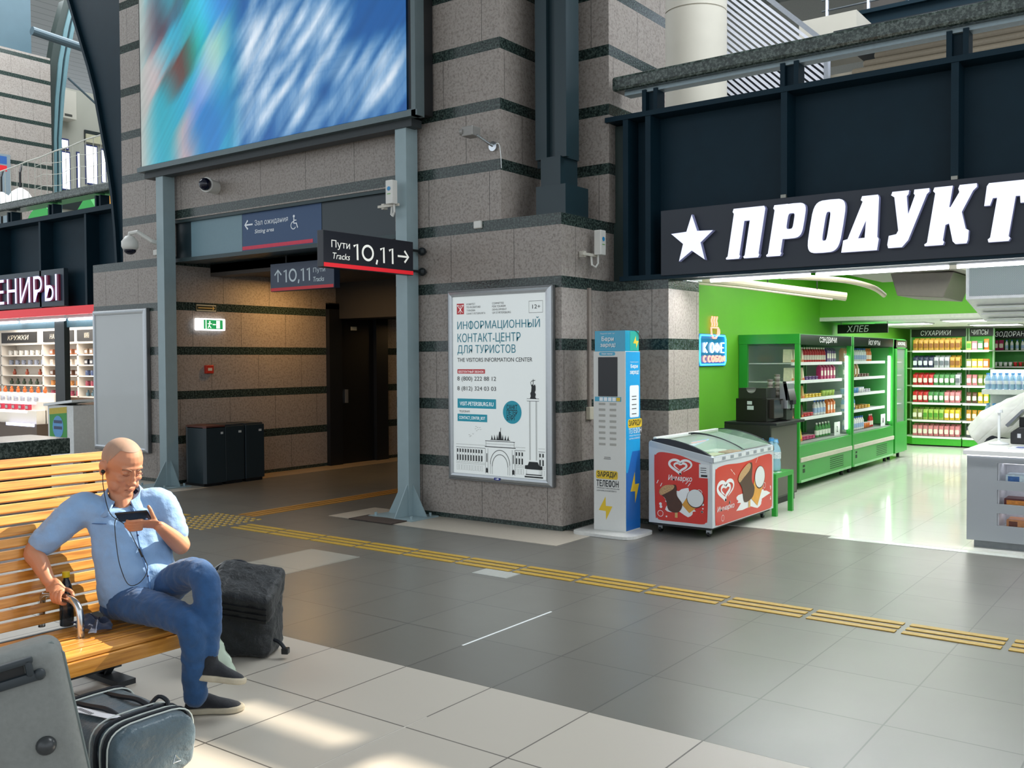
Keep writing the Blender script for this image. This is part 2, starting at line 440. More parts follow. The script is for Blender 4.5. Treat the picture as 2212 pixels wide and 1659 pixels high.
# roof of the hall: openings are invented, cut to aim sun at floor and bench
def roof(z, X0, X1, Y0, Y1, holes, th=.02):
    xs = sorted({X0, X1, *[h[0] for h in holes], *[h[1] for h in holes]}); ys = sorted({Y0, Y1, *[h[2] for h in holes], *[h[3] for h in holes]})
    b = B()
    for x0, x1 in zip(xs, xs[1:]):
        run = None
        for y0, y1 in zip(ys, ys[1:]):
            cx, cy = (x0 + x1) / 2, (y0 + y1) / 2
            solid = not any(h[0] < cx < h[1] and h[2] < cy < h[3] for h in holes)
            if solid: b.box(x0, y0, z, x1, y1, z + th)
    return b
RZ = 13
def hole(x0, x1, y0, y1, z):
    k = (RZ - z) / -SD.z
    return (x0 - SD.x * k, x1 - SD.x * k, y0 - SD.y * k, y1 - SD.y * k)
HOLES = [hole(-3.9, -3.1, 2.92, 3.05, 0), hole(-3.72, -3.0, 2.2, 2.58, 0), hole(-2.88, -2.3, 2.76, 2.98, 0),
         hole(-5.3, -3.78, 1.6, 3.3, .95)]
nr = N('roof'); nr.set(Base_Color=nr.mix(nr.math('LESS_THAN', nr.math('FRACT', nr.math('MULTIPLY', nr.n('SeparateXYZ', i0=nr.pos()).outputs[0], 2)), .1), 'b4b8b8', '8f9494'), Roughness=.6)
struct(roof(RZ, -45, 15, -14, 31, HOLES), 'ceiling', nr.m)

# ================= HALL THINGS =================
import numpy as np
# --- big display with a motion-blurred advertisement
def screen_colors(W, H):
    a = np.zeros((H, W, 3)); uu, vv = np.meshgrid(np.linspace(0, 1, W), np.linspace(0, 1, H))
    def fill(m, c): a[m] = [int(c[i:i + 2], 16) / 255 for i in (0, 2, 4)]
    fill(uu >= 0, '2f7fb0'); fill(uu < .4, '1f9ec4'); fill(uu > .42, '0a5298'); fill(uu < .05, '9fb8bd'); fill(uu < .03, 'a9b3ad')
    def bl(u, v, ru, rv, c): fill(((uu - u) / ru) ** 2 + ((vv - v) / rv) ** 2 < 1, c)
    bl(.1, .62, .05, .2, '4a3a4a'); bl(.07, .36, .05, .15, 'b9aeb0'); bl(.16, .36, .05, .07, '6d3f38'); bl(.2, .42, .03, .12, '5a2f2c')
    bl(.15, .5, .06, .06, '3aa5c0'); bl(.11, .16, .06, .2, '1f9fb4'); bl(.2, .03, .04, .16, 'c9a3a2'); bl(.25, .56, .03, .2, '0fae9a')
    bl(.31, .3, .05, .18, '8fb8d8'); bl(.34, .44, .04, .1, '9fd0c0'); bl(.3, .62, .06, .12, '35c0e8'); bl(.3, .12, .08, .14, '1f78c0'); bl(.26, .24, .03, .08, '6f8fd8')
    bl(.36, .7, .04, .2, '2f80d0'); bl(.14, .8, .05, .16, '2a9ab0'); bl(.2, .75, .02, .14, '3a2f35'); bl(.28, .9, .06, .1, '1aa0b8')
    G = {'Ж': '1010101 1010101 0111110 0011100 0111110 1010101 1010101', 'И': '10001 10011 10101 10101 11001 10001 10001', 'З': '11110 00001 00001 01110 00001 00001 11110',
         'Н': '10001 10001 10001 11111 10001 10001 10001', 'Ь': '10000 10000 10000 11110 10001 10001 11110', 'П': '11111 10001 10001 10001 10001 10001 10001',
         'Р': '11110 10001 10001 11110 10000 10000 10000', 'О': '01110 10001 10001 10001 10001 10001 01110', 'С': '01111 10000 10000 10000 10000 10000 01111',
         'Т': '11111 00100 00100 00100 00100 00100 00100', 'Й': '10101 10001 10011 10101 11001 10001 10001', 'В': '11110 10001 10001 11110 10001 10001 11110', 'А': '01110 10001 10001 11111 10001 10001 10001', 'Я': '01111 10001 10001 01111 00101 01001 10001'}
    def word(t, u0, u1, v0, v1):
        cells = [G[c].split() for c in t]; n = sum(len(c[0]) + 1 for c in cells) - 1; x = 0
        for c in cells:
            for r in range(7):
                for k, ch in enumerate(c[r]):
                    if ch == '1':
                        s = .012 * (6 - r) / 6
                        ua = u0 + (u1 - u0) * (x + k) / n + s; ub = u0 + (u1 - u0) * (x + k + 1.5) / n + s
                        fill((uu >= ua) & (uu < ub) & (vv <= v1 - (v1 - v0) * r / 7) & (vv > v1 - (v1 - v0) * (r + 1.35) / 7), 'e2eefa')
            x += len(c[0]) + 1
    word('ПРОСТОЙ', .43, .98, .03, .25); word('ЖИЗНЬ', .43, .8, .29, .52); word('ПРО', .5, .8, .58, .82)
    out = np.zeros_like(a); K = 18; tot = 0
    for k in range(-K, K + 1):
        dx = int(round(k * .62)); dy = int(round(k * .55)); wgt = 1 if abs(k) < K * .7 else .5
        ys = np.clip(np.arange(H) + dy, 0, H - 1); xs = np.clip(np.arange(W) + dx, 0, W - 1)
        out += a[np.ix_(ys, xs)] * wgt; tot += wgt
    out /= tot
    st = np.random.RandomState(3).rand(W + H * 2)
    for k in range(3): st = (st + np.roll(st, 1)) / 2
    ix = (np.arange(W)[None, :] - np.arange(H)[:, None] + H) % len(st)
    return np.clip(out * (.95 + .1 * (st[ix] - .5))[..., None] + .02, 0, 1)
bb = thing('display_billboard', 'large lit billboard with a blurred blue and white advertisement on two grey posts', 'billboard', (-9.4, 7.74, 0))
W_, H_ = 250, 150
b = B(FRONT(0, 7.6, 0)); b.grid(lambda u, v: (-11.85 + 4.87 * u, 4.34 + 3.0 * v, 0), W_, H_)
me_o = b.done('screen', BLACK, bb)
pic = screen_colors(W_ + 1, H_ + 1); ca = me_o.data.color_attributes.new('pic', 'FLOAT_COLOR', 'POINT')
lin_pic = np.where(pic <= .04045, pic / 12.92, ((pic + .055) / 1.055) ** 2.4)
buf = np.ones(((W_ + 1) * (H_ + 1), 4)); buf[:, :3] = lin_pic.transpose(1, 0, 2).reshape(-1, 3); ca.data.foreach_set('color', buf.ravel())
for p in me_o.data.polygons: p.use_smooth = True
n = N('screen_picture'); at = n.n('Attribute', attribute_name='pic').outputs['Color']
n.set(Base_Color='060606', Roughness=.3, Emission_Color=at, Emission_Strength=.85); me_o.data.materials[0] = n.m
FR = M('5f6d70', .4, .3, 0, .03)
B().box(-11.9, 7.62, 4.3, -6.84, 7.86, 7.4).done('housing', BLACK, bb)
B().box(-11.9, 7.56, 4.26, -6.8, 7.66, 4.32).box(-6.88, 7.56, 4.26, -6.82, 7.7, 7.4).box(-11.9, 7.6, 4.31, -6.85, 7.61, 4.345).done('frame', FR, bb)
B().box(-11.85, 7.64, 4.18, -6.95, 7.8, 4.26).done('crossbeam', M('33393b', .5, .2), bb)
for x, g in ((-11.62, 0), (-7.21, 1)):
    b = B().box(x, 7.66, 0.01, x + .16, 7.84, 4.2)
    p = b.done('post', POSTG, bb)
    q = B()
    q.poly([(0, 0), (.2, 0), (0, .34)], .012, m=FRONT(x + .16, 7.72, .012)).poly([(0, 0), (-.2, 0), (0, .34)], .012, m=FRONT(x, 7.72, .012))
    q.poly([(0, 0), (-.2, 0), (0, .34)], .012, m=SIDE(x + .14, 7.66, .012)).box(x - .24, 7.44, 0.002, x + .4, 7.87, .014)
    for dx, dy in ((-.18, 7.5), (.34, 7.5), (.34, 7.8)): q.cyl((x + dx, dy, .014), (x + dx, dy, .05), .015)
    q.done('base_gusset', POSTG, p)
tag(B().grid(lambda u, v: (-7.5 + .62 * u, 7.2 + .3 * v, .004 + .02 * math.sin(math.pi * u) * math.sin(math.pi * v)), 12, 8).box(-7.5, 7.2, 0.002, -6.88, 7.5, .012).done('floor_mat', M('3a2f29', .8, 0, 0, .1, 40)), 'brown worn mat at the foot of the right billboard post', 'mat')

# --- direction signs
def tracks(b, x0, z0, x1, z1, m=I4):
    w = (x1 - x0); h = z1 - z0; t = h * .13; zb = z0 + h * .1; H = z1 - zb
    one = lambda a, o: b.stroke([(a, z1 - H * .2), (a + w * .085, z1 - t * .4), (a + w * .09, zb)], t, .002 + o, m=m)
    one(x0, 0); b.stroke([(x0 + w * .335 + w * .125 * math.cos(math.radians(15 * k)), zb + H / 2 + (H / 2 - t / 2) * math.sin(math.radians(15 * k))) for k in range(24)], t, .0022, True, m)
    b.stroke([(x0 + w * .565, zb + t), (x0 + w * .54, zb - h * .12)], t * .9, .002, m=m); one(x0 + w * .64, .0002); one(x0 + w * .86, .0004)
NAVY = M('1c1f28', .35, 0, 0, .02); RED = M('d5202b', .45, 0, 0, .02); REDL = M('d5202b', .45, 0, .35, 0)
SW = M('e6e6de', .5, 0, .35, 0); SBLUE = M('2a4a72', .45, 0, 0, .02)
def arrow(b, x0, z0, x1, z1, d, w, m):
    cx, cz = (x0 + x1) / 2, (z0 + z1) / 2
    if d in 'RL':
        k = 1 if d == 'R' else -1; t = x1 if k > 0 else x0; s = x0 if k > 0 else x1; h = (z1 - z0) / 2
        b.stroke([(s, cz), (t, cz)], w, .002, m=m).stroke([(t - k * h, z1), (t, cz), (t - k * h, z0)], w * 1.2, .0021, m=m)
    else:
        h = (x1 - x0) / 2
        b.stroke([(cx, z0), (cx, z1)], w, .002, m=m).stroke([(x0, z1 - h), (cx, z1), (x1, z1 - h)], w * 1.2, .0021, m=m)
s = thing('direction_sign', 'dark projecting sign for tracks 10, 11 with an arrow pointing right', 'sign', (-7.0, 7.0, 2.8))
B().box(-7.04, 6.38, 2.598, -6.955, 7.655, 2.953, .004).done('panel', NAVY, s)
m = SIDE(-6.955, 0, 0)
B().rect(6.384, 2.603, 7.653, 2.643, .002, m).done('red_stripe', REDL, s)
b = B(m).text('Пути', 6.485, 2.775, 6.732, 2.866).text('Tracks', 6.5, 2.684, 6.73, 2.745, shear=.2)
tracks(b, 6.781, 2.677, 7.367, 2.862); arrow(b, 7.414, 2.725, 7.578, 2.846, 'R', .02, I4); b.done('lettering', SW, s)
b = B()
for z in (2.87, 2.65): b.cyl((-6.985, 7.65, z), (-6.985, 7.89, z), .014).ball((-6.985, 7.83, z), .046)
b.done('wall_bracket', M('1a2226', .35, .3, 0, 0), s)
s = thing('direction_sign', 'blue hanging sign for tracks 10, 11 with an upward arrow under the passage ceiling', 'sign', (-9.4, 8.3, 2.6))
B().box(-10.06, 8.3, 2.6, -8.86, 8.4, 2.96, .004).done('panel', M('2b3a52', .4, 0, 0, .02), s)
m = FRONT(0, 8.3, 0)
B().rect(-10.05, 2.605, -8.87, 2.645, .002, m).done('red_stripe', RED, s)
b = B(m).text('Пути', -9.235, 2.791, -9.019, 2.865, off=0).text('Tracks', -9.236, 2.691, -9.037, 2.751, off=.01, shear=.2)
tracks(b, -9.792, 2.69, -9.279, 2.879); arrow(b, -9.972, 2.718, -9.841, 2.874, 'U', .018, I4); b.done('lettering', M('b9c6cc', .5, 0, .12, 0), s)
b = B()
for x in (-9.8, -9.1): b.cyl((x, 8.35, 2.95), (x, 8.35, 3.07), .012)
b.done('hanger', BLACK, s)
s = thing('lintel_sign', 'long dark teal sign box over the passage pointing left to the sitting area', 'sign', (-9.5, 8.0, 3.1))
B().box(-11.6, 7.95, 3.06, -7.44, 8.46, 3.6).done('box', M('14282f', .35, 0, 0, .02), s)
B().box(-11.6, 7.9, 3.05, -7.44, 8.2, 3.1).box(-11.6, 7.9, 3.58, -7.44, 8.2, 3.63).done('frame', M('2b3c3e', .4, .2, 0, .02), s)
B().rect(-11.254, 3.105, -10.175, 3.58, .004, FRONT(0, 7.95, 0)).done('painted_reflection', M('6f8d98', .4, 0, 0, .02), s)  # lighter rectangle paints a reflection onto the dark sign face
B().rect(-10.17, 3.105, -8.687, 3.58, .004, FRONT(0, 7.95, 0)).done('blue_panel', SBLUE, s)
B().rect(-10.169, 3.119, -8.841, 3.165, .006, FRONT(0, 7.95, 0)).done('red_stripe', M('d8304e', .5), s)
m = FRONT(0, 7.944, 0)
b = B(m).text('Зал ожидания', -9.919, 3.40, -9.285, 3.484, off=0).text('Sitting area', -9.921, 3.3, -9.55, 3.365, off=.01, shear=.2)
arrow(b, -10.111, 3.379, -9.957, 3.492, 'L', .02, I4)
b.disc(-9.175, 3.465, .018, 0, .002).stroke([(-9.175, 3.445), (-9.178, 3.38), (-9.13, 3.378), (-9.108, 3.32)], .018, .002).stroke([(-9.178, 3.415), (-9.13, 3.415)], .012, .0021).stroke(arc(-9.185, 3.355, .045, 80, 330), .012, .0022)
b.done('lettering', M('d8dee4', .5, 0, .1, 0), s)

# --- poster boards
def board(name, label, x0, x1, z0, z1, pm, panel='poster'):
    t = thing(name, label, 'poster board', ((x0 + x1) / 2, 7.87, z0))
    b = B().box(x0, 7.83, z0, x1, 7.885, z1, .005)
    b.done('back_tray', M('77797a', .35, .7, 0, .03), t)
    b = B(); w = .075
    for p, q in (((x0, z0), (x1, z0)), ((x1, z0), (x1, z1)), ((x1, z1), (x0, z1)), ((x0, z1), (x0, z0))):
        d = V((q[0] - p[0], q[1] - p[1])).normalized(); nn = V((-d.y, d.x)); P = V(p) + (d + nn) * .012; Q = V(q) + (-d + nn) * .012
        prof = [(0, 0), (.012, .016), (.035, .022), (.058, .016), (w - .012, 0)]
        r0 = [b.bm.verts.new(FRONT(0, 7.83, 0) @ V(((P + (d + nn) * a).x, (P + (d + nn) * a).y, h))) for a, h in prof]
        r1 = [b.bm.verts.new(FRONT(0, 7.83, 0) @ V(((Q + (-d + nn) * a).x, (Q + (-d + nn) * a).y, h))) for a, h in prof]
        for k in range(4): b.bm.faces.new((r0[k], r1[k], r1[k + 1], r0[k + 1]))
    b.done('frame', ALU, t)
    B(FRONT(0, 7.828, 0)).rect(x0 + .06, z0 + .06, x1 - .06, z1 - .06).done(panel, pm, t)
    return t
tb = board('poster_board', 'empty silver poster frame on the left pedestal behind the seated man', -13.53, -12.15, .4, 2.45, M('b9bdbd', .3, 0, 0, .03, 1.5, 0, 1, 0, .3), 'blank_panel')
ib = board('poster_board', 'lit silver framed tourist information poster in Russian and English on the right pedestal', -6.63, -5.29, .43, 2.43, M('d3d9d8', .3, 0, .3, 0, 30, 0, 1, 0, .4))
PI = FRONT(-6.55, 7.826, .5)
TEAL = M('1c7f93', .5, 0, .05, 0); INK = M('1c2226', .5, 0, 0, 0); TB = M('2096ac', .5, 0, .1, 0); PRED = M('c8393f', .5, 0, .05, 0); PW = M('eef2f2', .5, 0, .3, 0)
def texts(rows, off=0): 
    b = B(PI)
    for t, x0, y0, x1, y1 in rows: b.text(t, x0, y0, x1, y1, off=off, z=.002)
    return b
b = texts([('ИНФОРМАЦИОННЫЙ', .058, 1.5, 1.115, 1.622), ('КОНТАКТ-ЦЕНТР', .059, 1.362, .878, 1.472), ('ДЛЯ ТУРИСТОВ', .057, 1.247, .816, 1.35)]); b.done('headline', TEAL, ib)
b = texts([('КОМИТЕТ', .183, 1.766, .301, 1.785), ('ПО РАЗВИТИЮ', .184, 1.734, .369, 1.754), ('ТУРИЗМА', .184, 1.7, .3, 1.72), ('САНКТ-ПЕТЕРБУРГА', .183, 1.668, .432, 1.687), ('COMMITTEE', .522, 1.762, .67, 1.782), ('FOR TOURISM', .522, 1.73, .693, 1.751), ('DEVELOPMENT', .524, 1.699, .708, 1.718), ('OF ST.PETERSBURG', .524, 1.666, .759, 1.686),
           ('12+', 1.025, 1.701, 1.121, 1.741), ('THE VISITORS INFORMATION CENTER', .056, 1.175, 1.021, 1.217), ('8 (800) 222 88 12', .053, .965, .566, 1.022), ('8 (812) 324 03 03', .052, .863, .565, .919), ('TELEGRAM:', .075, .645, .221, .667)])
b.stroke([(.984, 1.661), (1.149, 1.661), (1.149, 1.777), (.984, 1.777)], .004, .001, True); b.done('black_text', INK, ib)
B(PI).rect(.052, 1.674, .148, 1.786, .001).rrect(.054, 1.052, .423, 1.098, .008, 0, .001).done('red_emblem', PRED, ib)
B(PI).rect(.053, .691, .564, .79, .001).rect(.052, .551, .448, .629, .001).disc(.769, .663, .117, 0, .001, 32).done('teal_box', TB, ib)
b = texts([('БЕСПЛАТНЫЙ ЗВОНОК:', .07, 1.06, .411, 1.09), ('VISIT-PETERSBURG.RU', .085, .717, .532, .758), ('CONTACT_CENTER_BOT', .074, .57, .423, .605)], .006)
for k in (-1, 1): b.stroke([(.1 - k * .03, 1.69), (.1 + k * .03, 1.755), (.1 + k * .04, 1.77)], .005, .002).stroke(arc(.1 + k * .027, 1.757, .013, 0, 180, 6), .004, .002)
b.stroke([(.1, 1.68), (.1, 1.77)], .005, .002); b.done('white_text', PW, ib)
b = texts([('САНКТ', .701, .69, .834, .74), ('ПЕТЕР', .701, .637, .834, .687), ('БУРГ', .701, .58, .812, .632)], .01)
# line drawing of the square: column, arch, long facade
b.poly([(.99, .806), (1.0, .83), (.994, .86), (1.005, .875), (1.01, .92), (1.005, .94), (1.02, .95), (1.035, .935), (1.05, .95), (1.06, .93), (1.06, .89), (1.05, .87), (1.062, .85), (1.055, .82), (1.07, .806)], 0, .001)
b.stroke([(1.03, .94), (1.03, 1.0)], .006, .0012).stroke([(1.01, .98), (1.055, .99)], .006, .0012).stroke([(1.005, .94), (1.0, .97), (1.02, .985)], .005, .0012)
for x in (.983, 1.072, .993, 1.062): b.stroke([(x, .19), (x, .78)], .003, .001)
b.stroke([(.953, .782), (1.099, .782), (1.099, .805), (.953, .805)], .004, .001, True)
b.poly([(.925, .1), (.925, .135), (.96, .14), (.975, .175), (1.08, .175), (1.1, .14), (1.137, .135), (1.137, .1)], 0, .001).rect(.92, .015, 1.145, .03, .001).rect(.935, .04, 1.13, .05, .001)
b.stroke([(.945, .05), (.945, .1), (1.12, .1), (1.12, .05)], .003, .001)
for x0, x1 in ((.03, .42), (.8, .93), (1.09, 1.17)):
    b.stroke([(x0, .31), (x1, .31)], .002, .001).stroke([(x0, .28), (x1, .28)], .004, .001).stroke([(x0, .125), (x1, .125)], .002, .001).stroke([(x0, .11), (x1, .11)], .002, .001)
    x = x0 + .012
    while x < x1 - .02:
        b.rect(x, .225, x + .016, .262, .001).rect(x, .14, x + .016, .2, .001).stroke([(x - .005, .13), (x - .005, .27)], .002, .001).stroke([(x - .002, .04), (x + .02, .04), (x + .02, .095), (x - .002, .095)], .002, .001, True); x += .036
b.stroke([(.415, .30), (.81, .30)], .008, .001).stroke([(.42, .36), (.8, .36)], .006, .001).stroke([(.43, .33), (.79, .33)], .002, .001).stroke([(.43, .3), (.43, .36)], .003, .001).stroke([(.79, .3), (.79, .36)], .003, .001).stroke([(.49, .375), (.74, .375)], .006, .001)
b.stroke(arc(.61, .12, .125, 0, 180, 20, .15), .006, .001).stroke(arc(.61, .1, .1, 0, 180, 20, .125), .006, .001)
for x in (.51, .71, .485, .735, .455, .765, .42, .8): b.stroke([(x, .02), (x, .12 if .47 < x < .75 else .28)], .003, .001)
for x in (.44, .78): b.poly([(x - .013, .03), (x + .013, .03), (x + .013, .07), (x, .085), (x - .013, .07)], 0, .001).stroke([(x, .14), (x, .23)], .01, .001)
for k in (-3, -2, -1, 1, 2, 3): b.poly([(.612 + k * .034 - .011, .378), (.612 + k * .034 + .011, .378), (.612 + k * .034 + .006 * k / 3, .378 + .06 - abs(k) * .005)], 0, .0012)
b.poly([(.588, .378), (.636, .378), (.63, .42), (.622, .46), (.602, .46), (.594, .42)], 0, .001).stroke([(.618, .45), (.624, .5)], .005, .0012)
for x, z in ((.3, .5), (.32, .49), (.35, .49), (.295, .475), (.33, .47), (.36, .47), (.31, .455), (.21, .41), (.23, .4), (.26, .42), (.22, .39)): b.stroke([(x - .01, z + .006), (x, z), (x + .01, z + .006)], .002, .001)
b.done('line_drawing', INK, ib)
B(PI).rrect(.55, -.038, .63, -.012, .004, 0, .024).done('blue_badge', M('1d2f86', .4), ib)
B(PI).stroke([(.57, -.025), (.61, -.024)], .005, .025).disc(.6, -.022, .005, 0, .025, 8).done('badge_mark', PW, ib)

# --- conduit and socket on the pedestal's right face
t = thing('cable_conduit', 'thin grey cable conduit with a cream socket box beside the charging kiosk', 'conduit', (-5.2, 8.3, 0))
B().box(-5.22, 8.36, 1.2, -5.195, 8.4, 2.42).done('trunking', M('8e837b', .6), t)
B().box(-5.22, 8.33, 1.08, -5.17, 8.44, 1.21, .006).done('socket_box', M('c9c3b0', .5), t)

# --- charging kiosk
ck = thing('charging_kiosk', 'white and blue power bank charging kiosk with a dark screen beside the pedestal', 'kiosk', (-4.77, 8.22, 0))
KX0, KX1, KY0, KY1 = -4.955, -4.6, 8.05, 8.335
KW = M('d7d8d4', .4, 0, 0, .01); KB = M('1b9ad6', .35, 0, 0, .02); KB2 = M('1a63b0', .35, 0, 0, .02); KT = M('1f9cc0', .25, 0, 0, .02, 8, 0, 1, 0, .5); KY = M('e0bd2a', .45, 0, 0, 0)
B().box(KX0, KY0, .03, KX1, KY1, 1.77).done('cabinet', KW, ck)
B().rrect(-5.1, 7.82, -4.42, 8.34, .12, .028, .03).done('base_plate', M('cfcfcb', .4), ck)
B().box(KX0 + .01, KY0 + .01, 1.77, KX1 - .005, KY1 - .01, 1.97).done('topper', KT, ck)
sd = SIDE(KX1, 0, 0); fr = FRONT(0, KY0, 0)
B().rect(KY0 + .008, .04, KY1, 1.765, .002, sd).done('side_panel', KB, ck)
B().poly([(KY0 + .01, .04), (KY1 - .002, .04), (KY1 - .002, .8), (KY0 + .13, .8), (KY0 + .04, .6), (KY0 + .01, .6)], 0, .0025, sd).done('side_panel', KB2, ck)
B().rect(KY0 + .1, 1.775, KY1 - .012, 1.965, .001 - .005, sd).done('topper_side', M('2ba89a', .3, 0, 0, .05, 10), ck)
sc = B().box(-4.9, KY0 - .006, 1.335, -4.685, KY0, 1.715, .003).done('screen', M('0c1018', .3, 0, 0, 0), ck)
b = B(fr).rrect(-4.89, 1.73, -4.71, 1.765, .016, 0, .001).rect(-4.94, 1.285, -4.645, 1.33, .001); b.done('blue_label', KT, ck)
b = B(fr)
for k in range(1, 5): b.rect(-4.935 + .048 * k, 1.29, -4.895 + .048 * k, 1.325, .002)
b.text('Бери', -4.865, 1.86, -4.73, 1.915, off=.02, z=-.005).text('заряд!', -4.88, 1.805, -4.71, 1.852, off=.02, z=-.005).text('Бери заряд!', -4.86, 1.738, -4.74, 1.755, off=.03, z=.002)
b.text('Подними телефон!', -4.88, 1.935, -4.72, 1.95, z=-.005)
b.m = sd; b.text('Бери', KY0 + .1, 1.6, KY0 + .24, 1.645, off=.02, z=.003).text('заряд!', KY0 + .085, 1.54, KY0 + .26, 1.59, off=.02, z=.003).rrect(KY0 + .08, 1.13, KY0 + .26, 1.44, .02, 0, .003).text('ТЕЛЕФОН', KY0 + .06, .975, KY0 + .31, 1.025, z=.003).text('Гарантируем', KY0 + .09, 1.66, KY0 + .25, 1.672, z=.003)
b.text('ПРОВОДА TYPE-C/MICRO-USB/', KY0 + .07, .945, KY0 + .3, .96, z=.003).text('LIGHTNING В КОМПЛЕКТЕ', KY0 + .07, .918, KY0 + .28, .933, z=.003); b.done('white_print', M('dfe6ea', .5, 0, .05, 0), ck)
b = B(fr)
for q, (x0, x1) in enumerate(((-4.93, -4.685),)): b.rrect(x0, .53, x1, .612, .02, 0, .001).rrect(-4.698, 1.29, -4.655, 1.325, .004, 0, .002)
def bolt(b, x0, z0, x1, z1, z, m=None):
    w, h = x1 - x0, z1 - z0
    b.poly([(x0 + w * .5, z0 + h), (x0 + w * .52, z0 + h * .6), (x0 + w, z0 + h * .6), (x0 + w * .53, z0), (x0 + w * .52, z0 + h * .38), (x0, z0 + h * .4)], 0, z, m)
bolt(b, -4.9, .13, -4.745, .36, .001); b.m = sd
b.rrect(KY0 + .045, 1.03, KY0 + .32, 1.115, .025, 0, .003); bolt(b, KY0 + .09, .29, KY0 + .26, .6, .004); bolt(b, KY0 + .16, 1.8, KY0 + .27, 1.92, -.003); b.done('yellow_print', KY, ck)
b = B(fr).text('ЗАРЯДИ', -4.915, .54, -4.7, .603, z=.002, off=.02).text('ТЕЛЕФОН', -4.925, .455, -4.675, .52, z=.002, off=.02).text('ПРОВОДА TYPE-C/MICRO-USB/', -4.92, .432, -4.665, .446, z=.002).text('LIGHTNING В КОМПЛЕКТЕ', -4.92, .408, -4.7, .422, z=.002)
b.rect(-4.835, .74, -4.765, .745, .002).rect(-4.84, .725, -4.76, .73, .002)
b.m = sd; b.text('ЗАРЯДИ', KY0 + .06, 1.04, KY0 + .305, 1.105, z=.004, off=.02)
for z in (1.33, 1.3, 1.25, 1.21, 1.16): b.rect(KY0 + .12, z, KY0 + .21, z + .008, .004)
b.done('black_print', INK, ck)
for r in range(8):
    for c in (0, 1):
        x = -4.895 + .122 * c; z = 1.25 - .056 * r
        B().box(x, KY0 - .004, z, x + .072, KY0 + .002, z + .022, .002).done('power_bank_slot', M('a9a8a2', .5, 0, 0, 0), ck)
B().tube(cat([(-4.66, 8.06, 1.975), (-4.61, 8.2, 1.98), (-4.598, 8.3, 1.95), (-4.59, 8.38, 1.86), (-4.59, 8.41, 1.8)], 5), .003, 6).done('cable', BLACK, ck)

# --- ice cream freezer
fz = thing('ice_cream_freezer', 'white ice cream chest freezer with red heart-logo panels and curved glass lid', 'freezer', (-4.17, 9.1, 0))
FX0, FX1, FY0, FY1 = -4.51, -3.84, 8.35, 9.87
prof = [(FX0, .1), (FX1, .1), (FX1, .74), (FX1 - .01, .775), (FX0 + .02, .9), (FX0, .88)]
FWH = M('cdd3d6', .35, 0, 0, .01)
b = B()
for y in (FY0, FY1 - .05): b.poly(prof, .05, 0, FRONT(0, y, 0))
b.box(FX0, FY0 + .05, .1, FX0 + .05, FY1 - .05, .89).box(FX1 - .05, FY0 + .05, .1, FX1, FY1 - .05, .765).box(FX0 + .05, FY0 + .05, .1, FX1 - .05, FY1 - .05, .56)
b.done('cabinet', FWH, fz)
b = B()
for y in (FY0 - .006, FY1 - .02): b.poly([(FX0 + .01, .845), (FX1 + .006, .715), (FX1 + .006, .765), (FX0 + .01, .895)], .026, 0, FRONT(0, y, 0))
b.box(FX1 - .03, FY0, .715, FX1 + .006, FY1, .767); b.done('rim', M('b9c1c8', .35, 0, 0, .01), fz)
gl = [(FX0 + .03, .9), (FX0 + .12, .915), (FX0 + .26, .905), (FX0 + .42, .87), (FX0 + .56, .82), (FX1 - .02, .775)]
capm = M('161c28', .35, 0, 0, 0)
for y in (FY0 + .004, FY1 - .02): B().poly([(p[0], p[1] + .006) for p in gl] + [(FX1 - .02, .765), (FX0 + .03, .885)], .02, 0, FRONT(0, y, 0)).done('lid_end', capm, fz)
for k, (y0, y1, dz) in enumerate(((FY0 + .02, 9.15, 0), (9.1, FY1 - .04, .012))):
    L = cat([(p[0], p[1] + dz, 0) for p in gl], 4)
    B().grid(lambda u, v: (L[int(round(u * 20))].x, y0 + (y1 - y0) * v, L[int(round(u * 20))].y), 20, 1).done('glass_lid', glass('9fc4ac', .38, .03), fz, True)
    b = B()
    for y in (y0, y1): b.tube([(p.x, y, p.y + .003) for p in L], .006, 6)
    b.done('lid_trim', capm, fz)
B().box(FX0 + .02, FY0 + .05, .895, FX0 + .06, FY1 - .04, .93, .004).done('rear_rail', M('dfe2e2', .35), fz)
B().box(FX0 + .05, FY0 + .05, .561, FX1 - .05, FY1 - .05, .57).done('inner_basin', M('9fb0a8', .5, 0, 0, .2, 12), fz)
pk = ['c9a54a', 'e6e2d0', '7c4a28', '9fb37a', 'd8c9a0', '3a2a20', 'f0f0ea', 'b3402c']
for i in range(9):
    x, y = FX0 + .09 + .165 * (i % 3), FY0 + .2 + .42 * (i // 3)
    o = B().box(x, y, .571, x + .13, y + .3, .72, .006).done('ice_cream_pack', M(pk[i % 8], .5), None)
    tag(o, '%s ice cream pack inside the chest freezer, %s row %s' % (('gold', 'cream', 'brown', 'olive', 'sand', 'black', 'white', 'red', 'yellow')[i], ('front', 'middle', 'rear')[i // 3], ('near the wall', 'centre', 'near the aisle')[i % 3]), 'ice cream', 'ice cream packs in the freezer')
FRED = M('cf2418', .3, 0, 0, .02, 4, 0, 1, 0, .4); FPW = M('eef0f0', .4, 0, 0, 0); CHOC = M('4a2a1c', .35, 0, 0, .1, 20); CARA = M('e0a040', .4, 0, 0, .12, 14); NUT = M('c09a6c', .5, 0, 0, .4, 110); MAROON = M('7a1420', .4, 0, 0, 0)
